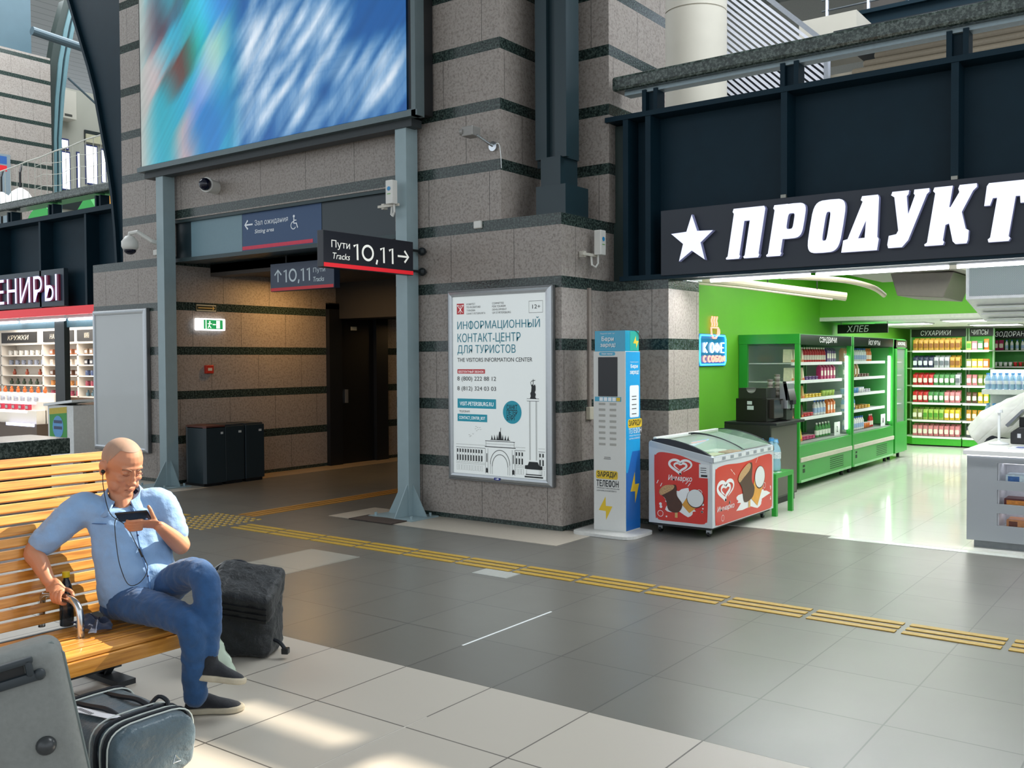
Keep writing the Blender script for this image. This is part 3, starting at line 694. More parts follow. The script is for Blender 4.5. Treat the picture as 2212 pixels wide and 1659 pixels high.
def heart(b, cx, cz, w, h, m):
    def H(s, a0, a1, n=26):
        P = []
        for k in range(n + 1):
            t = a0 + (a1 - a0) * k / n
            x = 16 * math.sin(t) ** 3; y = 13 * math.cos(t) - 5 * math.cos(2 * t) - 2 * math.cos(3 * t) - math.cos(4 * t)
            P.append((cx + x / 33 * w * s, cz + (y + 2) / 30 * h * s))
        return P
    tp = lambda n, a, w1: [w1 * (1 - a * (k / n) ** 3) for k in range(n + 1)]
    L = H(1, 0, -2.75, 40); b.stroke(L, .1 * w, .003, m=m)
    b.stroke(H(1, 0, 2.45, 34), tp(34, .9, .1 * w), .0031, m=m)
    b.stroke(H(.55, 0, -2.6, 30), tp(30, .9, .085 * w), .003, m=m); b.stroke(H(.56, 0, 3.1, 30) + H(1, -3.14, -2.7, 4), .09 * w, .0031, m=m)
def art(par, m, x0, z0, x1, z1, big):
    w, h = x1 - x0, z1 - z0
    X = lambda u, v: (x0 + u * w, z0 + v * h)
    if not big: out = [X(*p) for p in ((.02, .1), (.06, .03), (.14, 0), (.6, .0), (.9, .0), (.97, .03), (1, .1), (1, .74), (.9, .74), (.89, .86), (.75, .9), (.5, .97), (.25, 1), (.1, 1), (.03, .96), (.0, .88))]
    else: out = [X(*p) for p in ((0, .08), (.03, .02), (.07, 0), (.5, .0), (.93, 0), (.98, .03), (1, .1), (1, .9), (.98, .97), (.93, 1), (.75, .99), (.6, .96), (.4, .95), (.2, .97), (.07, .96), (.02, .93), (0, .86))]
    o3 = cat([V((p[0], p[1], 0)) for p in out], 4, True)
    B(m).poly([(p.x, p.y) for p in o3], 0, .0015).done('red_panel', FRED, par)
    b = B(m)
    if not big:
        hx, hz, hw, hh = X(.5, 0)[0], X(0, .8)[1], .43 * w, .22 * h; heart(b, hx, hz, hw, hh, I4); b.text('Инмарко', *X(.27, .58), *X(.72, .68), off=.012, shear=.18, z=.003)
        sx, sz, k = .32, .36, 1
    else:
        heart(b, X(.165, 0)[0], X(0, .54)[1], .27 * w, .34 * h, I4); b.text('Инмарко', *X(.03, .2), *X(.31, .31), off=.012, shear=.2, z=.003)
        sx, sz, k = .55, .55, 1.25
    # splash of milk
    cxs, czs = (.52, .16) if not big else (.62, .16); P = []
    rr = random.Random(5 if big else 9)
    for q in range(40):
        a = 2 * math.pi * q / 40; r = .3 * (1 + .22 * math.sin(a * 5 + 1) + (.28 if q % 4 == 0 else 0) * rr.random())
        P.append(X(cxs + r * math.cos(a) * (1.05 if not big else .85), czs + .12 + r * math.sin(a) * (.55 if math.sin(a) < 0 else .6)))
    P = [(px, max(pz, z0 + .01)) for px, pz in P]
    b.poly(P, 0, .0022)
    for q in range(9):
        a = math.pi * (.75 + .55 * rr.random()) if q % 2 else math.pi * (-.1 + .3 * rr.random())
        b.disc(*X(min(.97, max(.03, cxs + .4 * math.cos(a))), max(.04, czs + .28 * math.sin(a) + .1)), .008 + .008 * rr.random(), 0, .0024, 8)
    for dx, dz in ((.12, .1), (.85, .45)): b.stroke(arc(*X(dx, dz), .03, 20, 330, 8), .005, .0025, True)
    e = X(.72, .36) if not big else X(.76, .62)
    for ddx, ddz in ((-.2, .2), (-.13, .17)) if not big else ((-.12, .27), (-.1, .3)): b.stroke([(e[0] + ddx * w * .6, e[1] + ddz * h), (e[0] + ddx * w * .5 + .02, e[1] + ddz * h + .035)], .006, .0025)
    for u, v in (((.05, .54), (.12, .5)) if not big else ((.28, .83), (.32, .77))): b.stroke([X(u, v), X(u - .03 * (1 if big else -1), v + .05)], .007, .0025)
    b.done('white_print', FPW, par)
    # vanilla stick: body, round white end
    bx = X(.6, .2) if not big else X(.66, .2); tx = X(.78, .36) if not big else X(.76, .62)
    d = V(tx) - V(bx); nn = V((-d.y, d.x)).normalized() * (.135 * w if not big else .09 * w)
    B(m).poly([tuple(V(bx) + nn * .7), tuple(V(bx) - nn * .7), tuple(V(tx) - nn), tuple(V(tx) + nn)], 0, .004).done('vanilla_bar', CARA, par)
    B(m).disc(tx[0], tx[1], .16 * w if not big else .098 * w, 0, .0046, 28, 1.0 if not big else .85).done('bar_coating', CHOC, par)
    B(m).disc(tx[0], tx[1] + .004, .15 * w if not big else .09 * w, 0, .0052, 28, 1.0 if not big else .85).done('bar_end', M('dfe3e2', .45, 0, 0, 0), par)
    # chocolate bar leaning left with a bitten nutty end
    c = [(.28, .16), (.46, .14), (.54, .26), (.44, .38), (.43, .5), (.38, .54), (.14, .47), (.1, .4), (.22, .32)] if not big else [(.48, .26), (.62, .3), (.66, .46), (.61, .6), (.62, .86), (.58, .92), (.44, .82), (.37, .68), (.44, .5)]
    q3 = cat([V((*X(*p), 0)) for p in c], 4, True)
    B(m).poly([(p.x, p.y) for p in q3], 0, .0056).done('chocolate_bar', CHOC, par)
    nb = [(.1, .42), (.13, .47), (.22, .52), (.38, .53), (.36, .47), (.22, .4), (.13, .37)] if not big else [(.37, .68), (.42, .8), (.54, .91), (.59, .88), (.56, .78), (.46, .68), (.4, .62)]
    q3 = cat([V((*X(*p), 0)) for p in nb], 4, True)
    B(m).poly([(p.x, p.y) for p in q3], 0, .0062).done('nut_coating', NUT, par)
    B(m).rect(*X(.4 if not big else .55, .06 if not big else .14), *X(.45 if not big else .585, .15 if not big else .28), .0052).done('stick', M('d9b070', .5), par)
art(fz, FRONT(0, FY0, 0), FX0 + .06, .13, FX1 - .05, .79, False)
art(fz, SIDE(FX1, 0, 0), FY0 + .06, .11, FY1 - .04, .69, True)
B(FRONT(0, FY0, 0)).rect(FX1 - .135, .57, FX1 - .025, .7, .003).done('price_label', M('dde1e2', .5), fz)
b = B(FRONT(0, FY0, 0)).rect(FX1 - .115, .58, FX1 - .05, .6, .004)
for z in (.62, .64, .66): b.rect(FX1 - .12, z, FX1 - .06, z + .006, .004)
b.done('label_print', INK, fz)
b = B(SIDE(FX1 + .008, 0, 0)); 
for k in range(7): b.rect(FY0 + .2 + .19 * k, .728, FY0 + .28 + .19 * k, .758, .001)
b.done('price_tag_strip', M('8f979c', .5), fz)
B(SIDE(FX1 + .006, 0, 0)).rect(FY0 + .01, .722, FY1 - .02, .763, .001).done('price_rail', M('d9dede', .4), fz)
B().box(FX0 + .03, FY0 + .02, .075, FX1 - .03, FY1 - .03, .1).done('undertray', BLACK, fz)
for x in (FX0 + .08, FX1 - .08):
    for y in (FY0 + .1, FY1 - .1):
        o = B().box(x - .025, y - .02, .03, x + .025, y + .02, .08, .005).done('caster', M('9fa3a5', .3, .9, 0, 0), fz)
        B().cyl((x - .012, y, .027), (x + .012, y, .027), .027, n=16).done('wheel', BLACK, o)

# ================= GROCERY SHOP =================
# fascia sign
LETW = M('e4e8fa', .5, 0, .62, 0)
sg = thing('shop_sign', 'dark fascia sign with a white star and big lit white Cyrillic grocery lettering', 'shop sign', (-3, 8.72, 2.85))
B().box(-4.56, 8.7, 2.53, 1.2, 8.76, 3.18, .004).done('panel', M('262d38', .5, 0, 0, .03, 3), sg)
m = FRONT(0, 8.7, 0)
LS = M('8c90b8', .5, 0, .15, 0)
def star(cx, cz, r):
    return [(cx + (r if k % 2 == 0 else r * .42) * math.sin(k * math.pi / 5) * .95, cz + (r if k % 2 == 0 else r * .42) * math.cos(k * math.pi / 5)) for k in range(10)]
o = B().poly(star(-4.19, 2.855, .25), .05, .06, m).done('star', LS, sg)
B().poly(star(-4.19, 2.855, .245), 0, .062, m).done('lit_face', LETW, o)
def ringp(cx, cy, a, b, ia, ib, n=28, e=.45):
    f = lambda t, A, C: (cx + A * math.copysign(abs(math.cos(t)) ** e, math.cos(t)), cy + C * math.copysign(abs(math.sin(t)) ** e, math.sin(t)))
    o = [f(2 * math.pi * k / n, a, b) for k in range(n)]; i = [f(2 * math.pi * k / n, ia, ib) for k in range(n)]
    return [(o[k], o[(k + 1) % n], i[(k + 1) % n], i[k]) for k in range(n)]
GL = {'П': [[(0, 0), (.4, 0), (.43, .05), (.4, .08), (.4, .74), (.57, .74), (.57, .06), (.53, .03), (.57, 0), (1, 0), (1.03, .05), (1, .08), (1, .95), (.95, 1), (0, 1), (-.02, .94), (.03, .9), (.03, .06), (-.02, .03)]],
      'Р': [[(0, 0), (.42, 0), (.45, .05), (.42, .08), (.42, 1), (0, 1), (-.02, .94), (.03, .9), (.03, .06), (-.02, .03)]] + ringp(.58, .66, .42, .34, .1, .15),
      'О': ringp(.5, .5, .5, .5, .07, .27),
      'Д': [[(0, 0), (.42, 0), (.42, .24), (.56, .55), (.56, 1), (.34, 1), (.32, .93), (.38, .9), (.12, .24), (0, .22)], [(.42, 0), (1, 0), (1, .2), (.95, .24), (.82, .95), (.78, 1), (.56, 1), (.56, .55), (.6, .24), (.42, .24)]],
      'У': [[(0, 1), (.46, 1), (.46, .93), (.42, .9), (.54, .58), (.64, .9), (.6, .93), (.6, 1), (1, 1), (1.02, .94), (.96, .9), (.66, .12), (.52, 0), (.14, 0), (.1, .06), (.1, .22), (.3, .24), (.34, .3), (.08, .9), (-.02, .94)]],
      'К': [[(0, 0), (.44, 0), (.46, .05), (.42, .08), (.42, .34), (.5, .36), (.66, .05), (.74, 0), (1, 0), (1.02, .06), (1, .22), (.92, .25), (.76, .54), (.94, .88), (1.02, .94), (1, 1), (.6, 1), (.58, .94), (.62, .88), (.47, .64), (.44, .64), (.44, 1), (0, 1), (-.02, .94), (.04, .9), (.04, .06), (-.02, .03)]],
      'Т': [[(.26, 0), (.74, 0), (.77, .05), (.72, .08), (.72, .74), (.82, .74), (.86, .62), (1, .62), (1.02, .95), (.98, 1), (.02, 1), (-.02, .95), (0, .62), (.14, .62), (.18, .74), (.28, .74), (.28, .08), (.23, .05)]],
      'Ы': [[(0, 0), (.6, 0), (.7, .1), (.7, .46), (.6, .56), (.3, .56), (.3, 1), (0, 1)], [(.76, 0), (1.04, 0), (1.04, 1), (.76, 1)]]}
for ch, x0, x1, z0, z1 in (('П', -3.83, -3.47, 2.64, 3.115), ('Р', -3.43, -3.08, 2.64, 3.11), ('О', -3.06, -2.72, 2.64, 3.11), ('Д', -2.74, -2.39, 2.63, 3.11), ('У', -2.38, -2.04, 2.64, 3.12), ('К', -2.04, -1.67, 2.635, 3.12), ('Т', -1.63, -1.28, 2.63, 3.11), ('Ы', -1.26, -.75, 2.64, 3.11)):
    hh = z1 - z0; gm = lambda P, e: [(x0 + q[0] * (x1 - x0) * .88 + q[1] * .075, z0 + q[1] * hh) for q in P]
    b = B(m); c = B(m)
    for P in GL[ch]: b.poly(gm(P, 0), .055, .06); c.poly(gm(P, .01), 0, .0615)
    o = b.done('letter', LS, sg); c.done('lit_face', LETW, o)
for x in (-3.3, -1.83):
    B().box(x - .02, 8.7, 3.18, x + .03, 8.74, 3.21).done('clip', M('8f8f86', .4, .6), sg)
# tubes under the fascia
for k, (x0, x1) in enumerate(((-4.2, -3.18), (-3.12, -1.95), (-1.88, -.7), (-.63, .5))):
    t = thing('tube_light', ('leftmost', 'second', 'third', 'rightmost')[k] + ' white tube light under the grocery fascia', 'tube light', ((x0 + x1) / 2, 9.1, 2.5), 0, 'tube lights under the grocery fascia')
    B().box(x0 - .03, 9.06, 2.51, x1 + .03, 9.14, 2.56).done('fitting', M('c9ccd0', .4), t)
    B().cyl((x0, 9.1, 2.49), (x1, 9.1, 2.49), .02).done('tube', LEDW, t)
t = thing('tube_light', 'white tube light over the dark granite band left of the shop opening', 'tube light', (-4.46, 9.0, 2.49))
B().box(-4.5, 8.78, 2.507, -4.44, 9.4, 2.53).done('fitting', M('c9ccd0', .4), t); B().cyl((-4.48, 8.8, 2.52), (-4.48, 9.38, 2.52), .014).done('tube', LEDW, t)
# ceiling pieces
PIPE = M('d8ccb8', .4, 0, 0, .03)
t = thing('duct_pipe', 'long pale pipe crossing under the green shop ceiling at the left', 'pipe', (-4.1, 11, 2.5))
B().tube([(-5.15, 10.6, 2.66), (-4.6, 11.0, 2.585), (-3.62, 11.6, 2.42)], .05, 12).done('pipe', PIPE, t); B().tube([(-5.15, 10.4, 2.6), (-4.6, 10.8, 2.53), (-3.7, 11.35, 2.38)], .012, 8).done('conduit', PIPE, t)
b = B()
for x, y, z in ((-4.4, 11.12, 2.57), (-3.9, 11.4, 2.49)): b.cyl((x, y, z), (x, y, 3.1), .006)
b.done('hanger', BLACK, t)
t = thing('duct_pipe', 'short curved pale pipe below the fascia tubes in the green shop', 'pipe', (-3.5, 11, 2.55))
B().tube(cat([(-3.95, 10.4, 2.6), (-3.7, 10.9, 2.6), (-3.45, 11.2, 2.57), (-3.25, 11.4, 2.5), (-3.18, 11.6, 2.42)], 5), .03, 10).done('pipe', PIPE, t); B().cyl((-3.7, 10.9, 2.6), (-3.7, 10.9, 3.1), .006).done('hanger', BLACK, t)
GREYU = M('77726a', .5, .2, 0, .04)
t = thing('air_duct', 'grey angled ventilation duct hanging under the green shop ceiling', 'air duct', (-2.5, 11, 2.6))
B().poly([(-2.75, 2.34), (-2.3, 2.3), (-2.2, 2.56), (-2.82, 2.58)], .9, 0, FRONT(0, 10.5, 0)).done('duct', GREYU, t, bev=.01)
B().box(-3.2, 10.3, 2.57, -2.1, 11.6, 2.75).done('duct_body', M('8f8a82', .5, .2, 0, .04), t); B().box(-2.7, 10.8, 2.75, -2.6, 10.9, 3.1).done('hanger', GREYU, t)
t = thing('air_conditioner', 'white cassette air conditioner with a mesh grille above the sales counter', 'air conditioner', (-1.2, 10, 2.4))
B().poly([(9.55, 2.22), (10.4, 2.05), (10.9, 2.05), (10.9, 2.55), (9.55, 2.55)], 2.4, 0, SIDE(.5, 0, 0)).done('housing', M('dfe2e2', .4), t, bev=.01)
ng = N('mesh_grille'); sx = ng.n('SeparateXYZ', i0=ng.pos()).outputs
ng.set(Base_Color=ng.mix(ng.math('GREATER_THAN', ng.math('MULTIPLY', ng.math('SINE', ng.math('MULTIPLY', sx[0], 420)), ng.math('SINE', ng.math('MULTIPLY', sx[2], 420))), .1), 'a9b4b4', '7d8b8b'), Roughness=.5)
B(FRONT(0, 9.55, 0)).rect(-1.87, 2.25, .45, 2.52, .003).done('grille', ng.m, t)
b = B()
for y in (9.75, 10.0, 10.25): b.box(-1.85, y, 2.2 - (y - 9.55) * .2 - .012, .45, y + .06, 2.2 - (y - 9.55) * .2)
b.done('louvre', WHITE, t); B().box(-.8, 10.1, 2.55, -.7, 10.2, 3.1).done('hanger', GREYU, t)
for k, (x, y) in enumerate(((-4.3, 16.9), (-3.1, 16.1), (-2.0, 16.3), (-3.2, 18.6))):
    t = thing('ceiling_light', ('white ceiling panel light above the fridges', 'white ceiling panel light above the aisle before the rusk rack', 'white ceiling panel light above the water shelf', 'white ceiling panel light deepest in the shop')[k], 'ceiling light', (x, y, 2.27), 0, 'panel lights in the low shop ceiling')
    B().box(x - .4, y - .32, 2.25, x + .4, y + .32, 2.27).done('frame', M('d0d0cc', .5), t); B().box(x - .37, y - .29, 2.247, x + .37, y + .29, 2.25).done('diffuser', LEDW, t)

# goods: each kind is built facing -y with its base at the origin
def bagmesh(b, w, h, d):
    def f(u, v):
        a = 2 * math.pi * u; t = v; k = math.sin(math.pi * min(1, max(0, (t - .02) / .96))) ** .45
        return V((w / 2 * (1 - .06 * k) * math.copysign(abs(math.cos(a)) ** .5, math.cos(a)), d / 2 * k * math.copysign(abs(math.sin(a)) ** .8, math.sin(a)), h * t + .004 * math.sin(a * 5) * k))
    b.grid(f, 14, 8, True)
PROT = {}
CN = dict(gold='c79a3e', navy='2d3450', silver='b9bcc0', red='c3272b', green='4d8f4f', pink='d9848a', lime='a9c65a', yellow='e8c32e', amber='d89a2c', grey='5a5f66', orange='e07a2c', olive='8f9650', purple='5a3a78', magenta='b83068', cream='e2d8b8', brown='6a4636', white='e8eae6', blue='5a9ad0', tan='c9a56a', black='1c1c20', teal='3a9a9a')
def proto(kind, c):
    k = (kind, c)
    if k in PROT: return PROT[k]
    m1 = M(CN[c], .28 if kind == 'bag' else .4, 0, 0, .12, 25); m2 = M({'white': '9fb8d8', 'silver': '6a7078', 'gold': '8a5a2a', 'navy': 'd0d4dc', 'pink': 'e8e2d2', 'cream': 'd8743a', 'lime': '5a9a3a', 'green': 'dfe6d8'}.get(c, 'e6ded0'), .4, 0, 0, .1, 40)
    nm = {'bag': 'snack_bag', 'bottle': 'drink_bottle', 'carton': 'drink_carton', 'wedge': 'sandwich_pack', 'flat': 'flat_food_pack', 'box': 'snack_box', 'cup': 'yoghurt_cup'}[kind]
    r = thing(nm, '', nm.split('_')[-1])
    if kind == 'bag':
        b = B(); bagmesh(b, .088, .2, .06); b.done('pouch', m1, r, True)
        B().rrect(-.034, .045, .034, .13, .015, .004, 0, FRONT(0, -.033, 0)).done('front_print', m2, r)
    elif kind == 'bottle':
        B().lathe([(.026, 0), (.03, .01), (.03, .1), (.026, .115), (.03, .13), (.012, .17), (.012, .178)], n=12).done('bottle_body', m1, r, True)
        B().cyl((0, 0, .178), (0, 0, .2), .014, n=10).done('cap', M({'red': 'e8e2d2', 'white': '3a6ac0', 'green': 'e8e8e0', 'orange': 'e07a2c'}.get(c, 'e6e6e6'), .4), r)
        B().lathe([(.0305, .03), (.0308, .031), (.0308, .095), (.0305, .096)], n=12).done('label_band', m2, r)
    elif kind == 'carton':
        B().box(-.04, -.035, 0, .04, .035, .16, .002).poly([(-.035, .16), (.035, .16), (0, .2)], .08, 0, SIDE(.04, 0, 0)).done('carton_body', m1, r)
        B().rect(-.038, .05, .038, .12, .001, FRONT(0, -.035, 0)).done('front_print', m2, r)
    elif kind == 'wedge':
        B().poly([(-.045, 0), (.04, 0), (-.03, .17)], .11, 0, FRONT(0, -.055, 0)).done('pack_body', m1, r)
        B().poly([(-.042, .005), (.036, .005), (.03, .035), (-.041, .035)], 0, .002, FRONT(0, -.055, 0)).done('front_print', M('d8743a', .5, 0, 0, .2, 60), r)
    elif kind == 'flat':
        B().box(-.045, -.07, 0, .045, .07, .022, .006).done('pack_body', m1, r); B().rect(-.035, -.055, .035, .035, .0225).done('top_print', m2, r)
    elif kind == 'box':
        B().box(-.044, -.055, 0, .044, .055, .16, .002).done('box_body', m1, r); B().rect(-.036, .03, .036, .12, .001, FRONT(0, -.055, 0)).done('front_print', m2, r)
    elif kind == 'cup':
        B().lathe([(.028, 0), (.038, .08)], n=12).done('cup_body', m1, r, True); B().cyl((0, 0, .08), (0, 0, .084), .041, n=12).done('lid', m2, r)
    PROT[k] = [r, True]
    return PROT[k]
def put(kind, c, p, rz, label, group):
    q = proto(kind, c)
    if q[1]: r = q[0]; r.location = p; r.rotation_euler = (0, 0, rz); q[1] = False
    else: r = dup(q[0], p, rz)
    r['label'] = label; r['group'] = group
    return r
NOUN = dict(bag='snack bag', bottle='drink bottle', carton='carton', wedge='sandwich pack', flat='flat food pack', box='snack box', cup='yoghurt cup')
ORD = ('top', 'second', 'third', 'fourth', 'fifth', 'bottom')
def row(spec, a0, a1, fix, z, side, shelf, where, depth=1, dd=.12):
    """spec: [(kind, colour, count)]; goods from a0 to a1 along the shelf, front line at fix"""
    n = sum(c for _, _, c in spec); k = 0
    for kind, col, cnt in spec:
        for q in range(cnt):
            a = a0 + (a1 - a0) * (k + .5) / n; k += 1
            for d in range(depth):
                jz = R.uniform(-.05, .05); jz2 = z + .008 + (.03 * d if kind == 'bag' else 0)
                if kind == 'flat':
                    for l in range(2):
                        put(kind, col, ((fix - .06, a, z + .008 + .025 * l) if side else (a, fix + .06, z + .008 + .025 * l)), (math.pi / 2 if side else 0) + R.uniform(-.08, .08), '%s %s on the %s shelf of the %s' % (col, NOUN[kind], shelf, where), where + ' goods')
                    continue
                p = (fix - dd * d, a, jz2) if side else (a, fix + dd * d, jz2)
                put(kind, col, p, (math.pi / 2 if side else 0) + jz, '%s %s on the %s shelf of the %s' % (col, NOUN[kind], shelf, where), where + ' goods')

# refrigerated display cases along the left wall
FW = M('cfd3d2', .35, 0, 0, .02); FG = GREEN2; HD = M('14201c', .15, 0, 0, 0); INNER = M('8f9a92', .5, 0, 0, .04); GUM = M('c9c4b4', .5); TXW = M('e2e6e2', .5, 0, .15, 0)
def fridge(y0, y1, text, label, tw):
    x1, x0 = -4.33, -5.145
    t = thing('display_fridge', label, 'fridge', ((x0 + x1) / 2, (y0 + y1) / 2, 0))
    B().box(x0, y0 + .004, .1, x0 + .06, y1 - .004, 1.99).box(x0 + .001, y0 + .006, .101, x1 - .02, y1 - .006, .575).done('body', FG, t)
    B().box(x0 + .06, y0 + .05, .58, x0 + .07, y1 - .05, 1.86).box(x0 + .06, y0 + .05, .575, x1 - .03, y1 - .05, .59).done('inner_lining', INNER, t)
    B().box(x0, y0 - .004, 1.88, x1 + .003, y1 + .004, 2.003).done('canopy', FG, t)
    B().rect(y0 + .04, 1.865, y1 - .04, 1.995, .005, SIDE(x1, 0, 0)).done('header_board', HD, t)
    B(SIDE(x1, 0, 0)).text(text, y0 + tw[0], 1.885, y0 + tw[1], 1.975, z=.006).done('header_lettering', TXW, t)
    for y in (y0, y1 - .05):
        b = B().box(x1 - .06, y, .1, x1, y + .05, 1.878).box(x0 + .002, y, .1, x0 + .12, y + .05, 1.878)
        b.done('side_frame', FG, t); B().box(x0 + .12, y + .02, .6, x1 - .06, y + .03, 1.88).done('side_glass', glass('b8d8c4', .07), t)
    B().box(x1 - .03, y0 - .002, .102, x1 + .004, y1 + .002, .58, .008).done('front_panel', FG, t)
    B().box(x0 + .12, y0 + .002, .1, x1 - .06, y0 + .04, .58).done('side_skirt', FG, t)
    B().box(x1, y0 + .03, .36, x1 + .02, y1 - .02, .42, .006).done('bumper_strip', GUM, t)
    b = B()
    for z in range(6): b.rect(y0 + (y1 - y0) * .55, .17 + .028 * z, y0 + (y1 - y0) * .82, .18 + .028 * z, .006, SIDE(x1, 0, 0))
    b.rect(y0 + .12, .22, y0 + .2, .27, .006, SIDE(x1, 0, 0)).rect(y0 + .12, .29, y0 + .2, .32, .006, SIDE(x1, 0, 0)).done('vent_grille', M('123818', .6), t)
    B().box(x1 - .06, y0 + .05, .1, x1 + .012, y1 - .05, .13).done('plinth_lip', M('8fc890', .4), t)
    for y in (y0 + .15, y1 - .15):
        for x in (x0 + .1, x1 - .1): B().cyl((x, y, 0), (x, y, .1), .025).done('foot', BLACK, t)
    for z in (1.63, 1.39, 1.15, .9):
        s = B().box(x0 + .07, y0 + .06, z - .012, -4.46, y1 - .06, z).done('shelf', FW, t)
        B().box(-4.462, y0 + .06, z - .03, -4.44, y1 - .1, z + .012, .003).done('price_rail', M('dfe3e4', .4), s)
    B().box(-4.4, y1 - .1, .66, -4.365, y1 - .065, 1.72, .005).done('led_strip', M('f4fff4', .5, 0, 5, 0), t)
    return t
f1 = fridge(12.0, 14.15, 'СЭНДВИЧИ', 'green open display fridge for sandwiches nearest the shop entrance', (.75, 1.45))
f2 = fridge(14.2, 16.35, 'ЙОГУРТЫ', 'green open display fridge for yoghurts, middle of the fridge row', (.75, 1.35))
t = thing('display_fridge', 'narrow green glass-door fridge at the far end of the fridge row', 'fridge', (-4.7, 16.8, 0))
B().box(-5.08, 16.42, .1, -5.02, 17.15, 2.0).box(-5.08, 16.42, .1, -4.36, 17.15, .6).box(-5.08, 16.42, 1.85, -4.36, 17.15, 2.0).box(-5.08, 16.42, .1, -4.36, 16.46, 2).box(-5.08, 17.11, .1, -4.36, 17.15, 2).done('body', FG, t)
d = B().box(-4.36, 16.42, .12, -4.32, 17.15, .62).box(-4.36, 16.42, .62, -4.32, 16.52, 1.99).box(-4.36, 17.05, .62, -4.32, 17.15, 1.99).box(-4.36, 16.42, 1.84, -4.32, 17.15, 1.99).done('door', FG, t)
B().box(-4.35, 16.52, .62, -4.335, 17.05, 1.84).done('door_glass', glass('dff0e4', .15), d)
B(SIDE(-4.32, 0, 0)).rect(16.45, 1.86, 17.12, 1.98, .001).done('header_board', HD, t); B(SIDE(-4.32, 0, 0)).text('ШОКОЛАД', 16.55, 1.89, 17.0, 1.95, z=.003).done('header_lettering', TXW, t)
for z in (1.62, 1.4, 1.16, .92): B().box(-5.02, 16.47, z - .012, -4.4, 17.1, z).done('shelf', FW, t)
for y in (16.5, 17.07):
    for x in (-5, -4.45): B().cyl((x, y, 0), (x, y, .1), .025).done('foot', BLACK, t)
SW_, YG = 'sandwich fridge', 'yoghurt fridge'
row([('wedge', 'cream', 5), ('bottle', 'red', 10), ('carton', 'purple', 4)], 12.1, 13.95, -4.53, 1.63, True, 'top', SW_)
row([('wedge', 'cream', 4), ('flat', 'purple', 5), ('carton', 'magenta', 5)], 12.1, 13.95, -4.53, 1.39, True, 'second', SW_)
row([('wedge', 'tan', 4), ('flat', 'yellow', 6), ('cup', 'lime', 4)], 12.1, 13.95, -4.53, 1.15, True, 'third', SW_)
row([('wedge', 'brown', 4), ('flat', 'red', 4), ('bottle', 'white', 4), ('carton', 'orange', 3)], 12.1, 13.95, -4.53, .9, True, 'fourth', SW_)
row([('wedge', 'yellow', 3), ('flat', 'magenta', 5), ('bottle', 'green', 5)], 12.1, 13.7, -4.5, .592, True, 'bottom', SW_)
row([('carton', 'orange', 4), ('bottle', 'white', 9), ('bottle', 'orange', 3)], 14.3, 15.75, -4.53, 1.63, True, 'top', YG)
row([('carton', 'green', 4), ('bag', 'tan', 2), ('flat', 'brown', 4)], 14.3, 15.75, -4.55, 1.39, True, 'second', YG)
row([('cup', 'blue', 6), ('cup', 'white', 2), ('flat', 'silver', 3)], 14.3, 15.75, -4.53, 1.15, True, 'third', YG)
row([('bottle', 'blue', 4), ('flat', 'gold', 4), ('flat', 'yellow', 1)], 14.3, 15.75, -4.53, .9, True, 'fourth', YG)
row([('bottle', 'white', 10), ('cup', 'orange', 3), ('bottle', 'red', 2)], 14.3, 15.75, -4.5, .592, True, 'bottom', YG)
for z, sh, c in ((1.62, 'top', 'tan'), (1.4, 'second', 'pink'), (1.16, 'third', 'cream'), (.92, 'fourth', 'lime'), (.6, 'bottom', 'silver')):
    row([('box', c, 3)], 16.53, 17.05, -4.52, z, True, sh, 'glass-door fridge')
for txt, y, nm in (('2', 13.8, 'sandwich'), ('1', 16.1, 'yoghurt')):
    t = thing('number_card', 'white card reading %s at the right corner of the %s fridge' % (txt, nm), 'card', (-4.42, y, .59))
    B().box(-4.43, y - .12, .592, -4.425, y + .12, .78).done('card', WHITE, t); B(SIDE(-4.425, 0, 0)).text(txt, y - .03, .64, y + .03, .72, z=.002).done('number', INK, t)
# neon coffee sign on the left wall
NP, NB, NWH = M('ff7a6a', .5, 0, 2.6, 0), M('3aa8ff', .5, 0, 2.6, 0), M('f4f0ff', .5, 0, 3, 0)
t = thing('neon_sign', 'neon coffee cup sign in red and blue on the green shop wall', 'neon sign', (-5.1, 11.2, 1.6))
m = SIDE(-5.12, 0, 0)
B().box(-5.15, 10.78, 1.6, -5.13, 11.54, 2.0).done('backing', M('1d7fb0', .3, 0, 0, 0), t)
def tubes(name, mat, paths, r=.011):
    b = B()
    for p in paths: b.tube([m @ V((q[0], q[1], .0)) for q in p], r, 6)
    return b.done(name, mat, t)
tubes('blue_tube', NB, [[(10.8, 1.62), (11.5, 1.62), (11.53, 1.66), (11.53, 1.94), (11.5, 1.98), (10.8, 1.98), (10.78, 1.94), (10.78, 1.66), (10.8, 1.62)]])
tubes('white_tube', NWH, [arc(11.13 + .0, 1.83, .045, 0, 360, 14, .06), [(10.9, 1.77), (10.9, 1.89)], [(10.98, 1.89), (10.9, 1.83), (10.98, 1.77)], arc(11.28, 1.83, .06, 0, 360, 14, .04), [(11.28, 1.77), (11.28, 1.89)], [(11.48, 1.89), (11.4, 1.89), (11.4, 1.77), (11.48, 1.77)], [(11.4, 1.83), (11.46, 1.83)]], .008)
